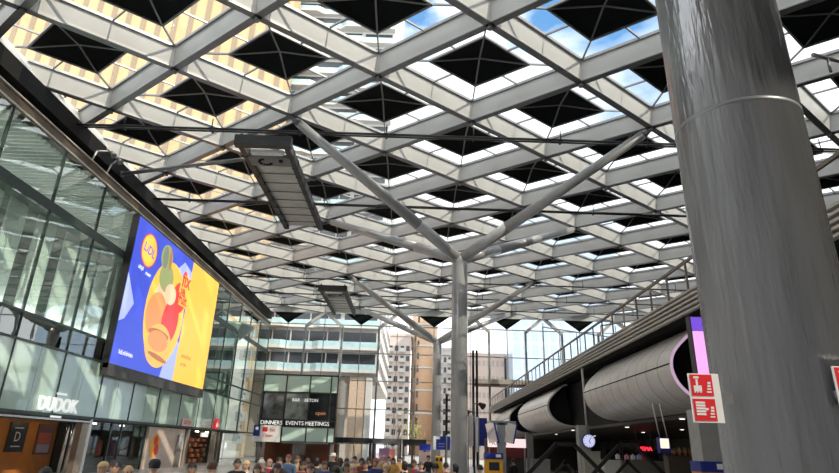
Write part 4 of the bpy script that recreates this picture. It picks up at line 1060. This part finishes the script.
def hairmesh(kind):
    bm = bmesh.new(); c = Vector(HC)
    bmesh.ops.create_uvsphere(bm, u_segments=20, v_segments=14, radius=1)
    kill = []
    for v in bm.verts:
        x, y, z = v.co
        if (y > .3 and z < .22) or (z < (-.25 if kind != 'long' else -.95) and True) or (y > .05 and z < -.1): kill.append(v)
    bmesh.ops.delete(bm, geom=kill, context='VERTS')
    for v in bm.verts:
        x, y, z = v.co
        k = 1.17+.05*math.sin(9*x+5*z)
        nz_ = z*.128
        if kind == 'long' and z < .1: nz_ = z*.24; y *= .95
        v.co = Vector((x*.083*k, y*.104*k, nz_))+c+Vector((0, -.006, .006))
    if kind in ('hat', 'cap'):
        if kind == 'hat':
            b = MB(); b.bm.free(); b.bm = bm
            b.lathe([(.19, .055), (.19, .062), (.10, .07), (.095, .15), (.07, .17)], c, 20)
        else:
            b = MB(); b.bm.free(); b.bm = bm
            b.lathe([(.105, .02), (.108, .07), (.085, .125), (.03, .145)], c+Vector((0, -.005, 0)), 20)
            b.box(c+Vector((0, .13, .05)), (.13, .12, .012))
    return done(bm, {'hat': 'hat', 'cap': 'cap'}.get(kind, 'hair'))
PM = {p: person_meshes(p) for p in ('stand', 'walk', 'stride', 'phone')}
HM = {k: hairmesh(k) for k in ('short', 'long', 'hat', 'cap')}
bm = bmesh.new()
for s in (-1, 1):
    r2 = bmesh.ops.create_uvsphere(bm, u_segments=8, v_segments=6, radius=.011)
    for v in r2['verts']: v.co += Vector((s*.032, HC[1]+.086, HC[2]+.015))
EYES = done(bm, 'eyes')
bm = bmesh.new()
b = MB(); b.bm.free(); b.bm = bm; b.box((0, -.2, 1.22), (.30, .16, .42)).box((0, -.29, 1.15), (.22, .05, .22)); 
PACK = done(bm, 'backpack')
SK = [mat('skin_light', (.62, .38, .28), .5, 0, .05, 8), mat('skin_tan', (.42, .24, .16), .5, 0, .05, 8), mat('skin_deep', (.14, .075, .05), .5, 0, .05, 8)]
HAIR = {'black': mat('hair_black', (.012, .01, .01), .5), 'brown': mat('hair_brown', (.08, .035, .018), .5), 'blond': mat('hair_blond', (.62, .42, .22), .5), 'grey': mat('hair_grey', (.45, .42, .4), .5), 'red': mat('hair_red', (.32, .10, .05), .5), 'white': mat('hat_white', (.8, .77, .7), .6), 'blackcap': mat('cap_black', (.01, .01, .012), .6), 'pink': mat('hair_rose', (.55, .3, .26), .5)}
CL = {}
def cloth(nm, c): 
    if nm not in CL: CL[nm] = mat('cloth_'+nm.replace(' ', '_'), c, .8, 0, .12, 6)
    return CL[nm]
COL = {'black': (.012, .012, .014), 'charcoal': (.05, .05, .055), 'navy': (.02, .035, .13), 'maroon': (.25, .02, .05), 'denim': (.12, .2, .34), 'green': (.16, .28, .18), 'tan': (.45, .30, .16), 'white': (.75, .73, .7), 'pink': (.72, .42, .42), 'camel': (.5, .28, .08), 'red': (.5, .05, .05), 'grey': (.3, .3, .31), 'olive': (.16, .16, .08), 'lime': (.55, .75, .1), 'brown': (.15, .06, .03), 'sky': (.35, .5, .7)}
EYEM = mat('eye_dark', (.02, .015, .012), .2)
def person(px, pyt, h, hair, haircol, top, leg, rz, label, pose='stand', sk=0, pack=None):
    p = at(px, pyt, 2, h); s = h/1.765
    r = thing('person', (p.x, p.y, 0), label, 'person', 'people crossing the hall')
    r.rotation_euler.z = rz; r.scale = (s, s, s)
    def add(me, nm, m):
        o = bpy.data.objects.new(nm, me); C.objects.link(o); o.parent = r
        o.material_slots[0].link = 'OBJECT'; o.material_slots[0].material = m; return o
    B = PM[pose]
    add(B[0], 'body', SK[sk]); add(B[1], 'jacket', cloth(top, COL[top])); add(B[2], 'trousers', cloth(leg, COL[leg])); add(B[3], 'shoes', cloth('black', COL['black']))
    add(HM[hair], 'hat' if hair == 'hat' else 'cap' if hair == 'cap' else 'hair', HAIR[haircol]); add(EYES, 'eyes', EYEM)
    if pack: add(PACK, 'backpack', cloth(pack, COL[pack]))
    return r
TO = PI      # facing the camera
people = [
 (105, 461.3, 1.70, 'short', 'blond', 'white', 'navy', TO-.5, 'person with short fair hair in white, leftmost of three in front of the cafe', 'walk', 0),
 (117, 459.5, 1.78, 'short', 'black', 'charcoal', 'black', TO+.3, 'dark haired person in charcoal jacket, middle of three in front of the cafe', 'walk', 1),
 (129, 465.5, 1.66, 'long', 'blond', 'tan', 'denim', TO+.7, 'person with long blond hair and tan coat near the left shops', 'stride', 0),
 (155.5, 459.5, 1.76, 'cap', 'blackcap', 'black', 'black', .3, 'person in a black cap and black coat before the cream shop wall', 'stand', 0),
 (47, 466.5, 1.70, 'short', 'black', 'charcoal', 'charcoal', .8, 'dark haired person low at the left in front of the orange cafe', 'stand', 1),
 (193, 462, 1.72, 'short', 'black', 'black', 'charcoal', TO, 'person in black at the left side of the supermarket door', 'walk', 1),
 (270, 458.8, 1.68, 'long', 'pink', 'maroon', 'black', TO+.1, 'person with reddish blond hair in a maroon coat', 'walk', 0),
 (289, 454.3, 1.80, 'short', 'red', 'denim', 'charcoal', TO, 'person in a blue denim jacket under the restaurant mint panels', 'walk', 0),
 (298, 455.5, 1.76, 'short', 'brown', 'tan', 'brown', TO-.3, 'person in a tan top right behind the denim jacket', 'stride', 1),
 (280, 457, 1.75, 'short', 'black', 'black', 'black', TO, 'person in black left of the denim jacket', 'stand', 1),
 (308, 458, 1.74, 'short', 'brown', 'black', 'charcoal', .2, 'person in black seen from behind before the restaurant door', 'stand', 0),
 (317, 457.5, 1.72, 'long', 'black', 'charcoal', 'navy', .1, 'person with long black hair before the restaurant door', 'stand', 1),
 (325, 461, 1.68, 'short', 'brown', 'navy', 'black', TO, 'person in navy right of the restaurant door', 'walk', 1),
 (333.5, 454, 1.78, 'hat', 'white', 'black', 'charcoal', TO-.2, 'person wearing a cream brimmed hat and black jacket', 'walk', 0),
 (340.5, 457.5, 1.74, 'long', 'brown', 'green', 'denim', .4, 'person with brown hair in a green jacket', 'stride', 0),
 (353.5, 464.5, 1.70, 'short', 'pink', 'pink', 'grey', TO, 'person in pale pink low beside the green jacket', 'stand', 0),
 (362, 457.5, 1.76, 'short', 'black', 'maroon', 'black', TO, 'person in dark red holding something before the far doors', 'phone', 1),
 (369, 456.5, 1.74, 'short', 'brown', 'black', 'charcoal', .2, 'person in black behind the navy coat', 'stand', 0),
 (376, 457.5, 1.82, 'short', 'red', 'navy', 'navy', TO, 'person in a broad navy coat with red hair, centre left crowd', 'walk', 1),
 (384, 455, 1.76, 'short', 'blond', 'tan', 'brown', TO, 'person in tan right of the navy coat', 'walk', 0),
 (389, 456, 1.70, 'long', 'brown', 'white', 'grey', TO, 'person in a white top right of the navy coat', 'walk', 0),
 (393.5, 457.5, 1.72, 'long', 'black', 'camel', 'black', TO, 'person in a camel brown coat before the far entrance', 'stride', 1),
 (400, 456.2, 1.74, 'short', 'brown', 'camel', 'brown', TO+.4, 'second person in a camel coat before the far entrance', 'walk', 0),
 (405, 461, 1.72, 'long', 'black', 'black', 'black', .3, 'person in black with long dark hair before the far entrance', 'stand', 0),
 (414, 459.5, 1.76, 'short', 'brown', 'maroon', 'charcoal', TO-.4, 'person in a maroon jacket left of the bright blue board', 'stride', 1),
 (428.5, 455.2, 1.80, 'short', 'black', 'black', 'black', TO-.6, 'person all in black beneath the bright blue board', 'walk', 0),
 (446, 462, 1.70, 'short', 'black', 'brown', 'black', .2, 'dark haired person left of the mid hall column base', 'stand', 1),
 (456, 463.5, 1.68, 'long', 'black', 'black', 'charcoal', .5, 'person with long black hair in front of the mid hall column base', 'stand', 1),
 (480, 464.5, 1.70, 'short', 'black', 'charcoal', 'black', .4, 'dark haired person right of the mid hall column base', 'stand', 0),
 (355, 456, 1.76, 'short', 'black', 'lime', 'navy', TO, 'person in a lime yellow vest left of the far doors', 'walk', 0),
 (347, 458, 1.72, 'short', 'black', 'grey', 'black', TO, 'person in grey between the green jacket and the lime vest', 'stand', 1),
 (303, 461, 1.70, 'long', 'black', 'maroon', 'charcoal', TO+.2, 'person with long black hair and maroon top between the tan top and the restaurant door', 'walk', 1),
 (311, 463.5, 1.72, 'short', 'brown', 'olive', 'charcoal', TO, 'brown haired person in olive low before the restaurant door', 'phone', 0),
 (278, 463, 1.70, 'short', 'black', 'navy', 'charcoal', TO, 'dark haired person in navy just right of the maroon coat', 'walk', 1),
 (258, 464, 1.66, 'long', 'brown', 'charcoal', 'black', TO+.3, 'person with long brown hair leftmost of the crowd before the restaurant', 'walk', 0),
 (336, 465, 1.72, 'short', 'black', 'charcoal', 'black', .2, 'dark haired person in charcoal below the cream hat', 'stand', 1),
 (347, 462.5, 1.68, 'long', 'black', 'black', 'charcoal', TO, 'person with long black hair right behind the green jacket', 'phone', 1),
 (366, 460.5, 1.72, 'short', 'black', 'black', 'black', TO-.2, 'dark haired person in black left in front of the navy coat', 'walk', 1),
 (386, 463, 1.70, 'long', 'blond', 'grey', 'denim', TO, 'fair haired person in grey right in front of the navy coat', 'walk', 0),
 (410, 463.5, 1.68, 'short', 'black', 'navy', 'black', TO+.2, 'dark haired person in navy left of the maroon jacket', 'stride', 1),
 (421, 461.5, 1.72, 'short', 'brown', 'charcoal', 'denim', TO, 'brown haired person in charcoal under the left edge of the bright blue board', 'walk', 0),
 (436, 463, 1.70, 'short', 'black', 'charcoal', 'black', .3, 'dark haired person in charcoal by the yellow check in posts', 'stand', 1),
 (238, 458.5, 1.74, 'short', 'black', 'black', 'navy', TO+.2, 'person in black passing the glass wall right of the supermarket door', 'walk', 1),
 (247, 460, 1.70, 'long', 'blond', 'white', 'grey', TO, 'fair haired person in white beside the glass wall end', 'walk', 0),
 (213, 461, 1.74, 'short', 'brown', 'charcoal', 'black', -.4, 'brown haired person in charcoal at the right of the supermarket door', 'stand', 0),
 (513, 458.5, 1.74, 'short', 'black', 'black', 'charcoal', .5, 'dark person right of the post with tilted screens', 'stand', 1),
 (262, 459, 1.74, 'short', 'grey', 'olive', 'charcoal', TO, 'grey haired person in olive left of the maroon coat', 'stand', 0),
]
for a in people: person(*a)
o = thing('paper_cup', at(362, 464, 2, 1.3)+Vector((0, -.3, 0)), None, None) if False else None
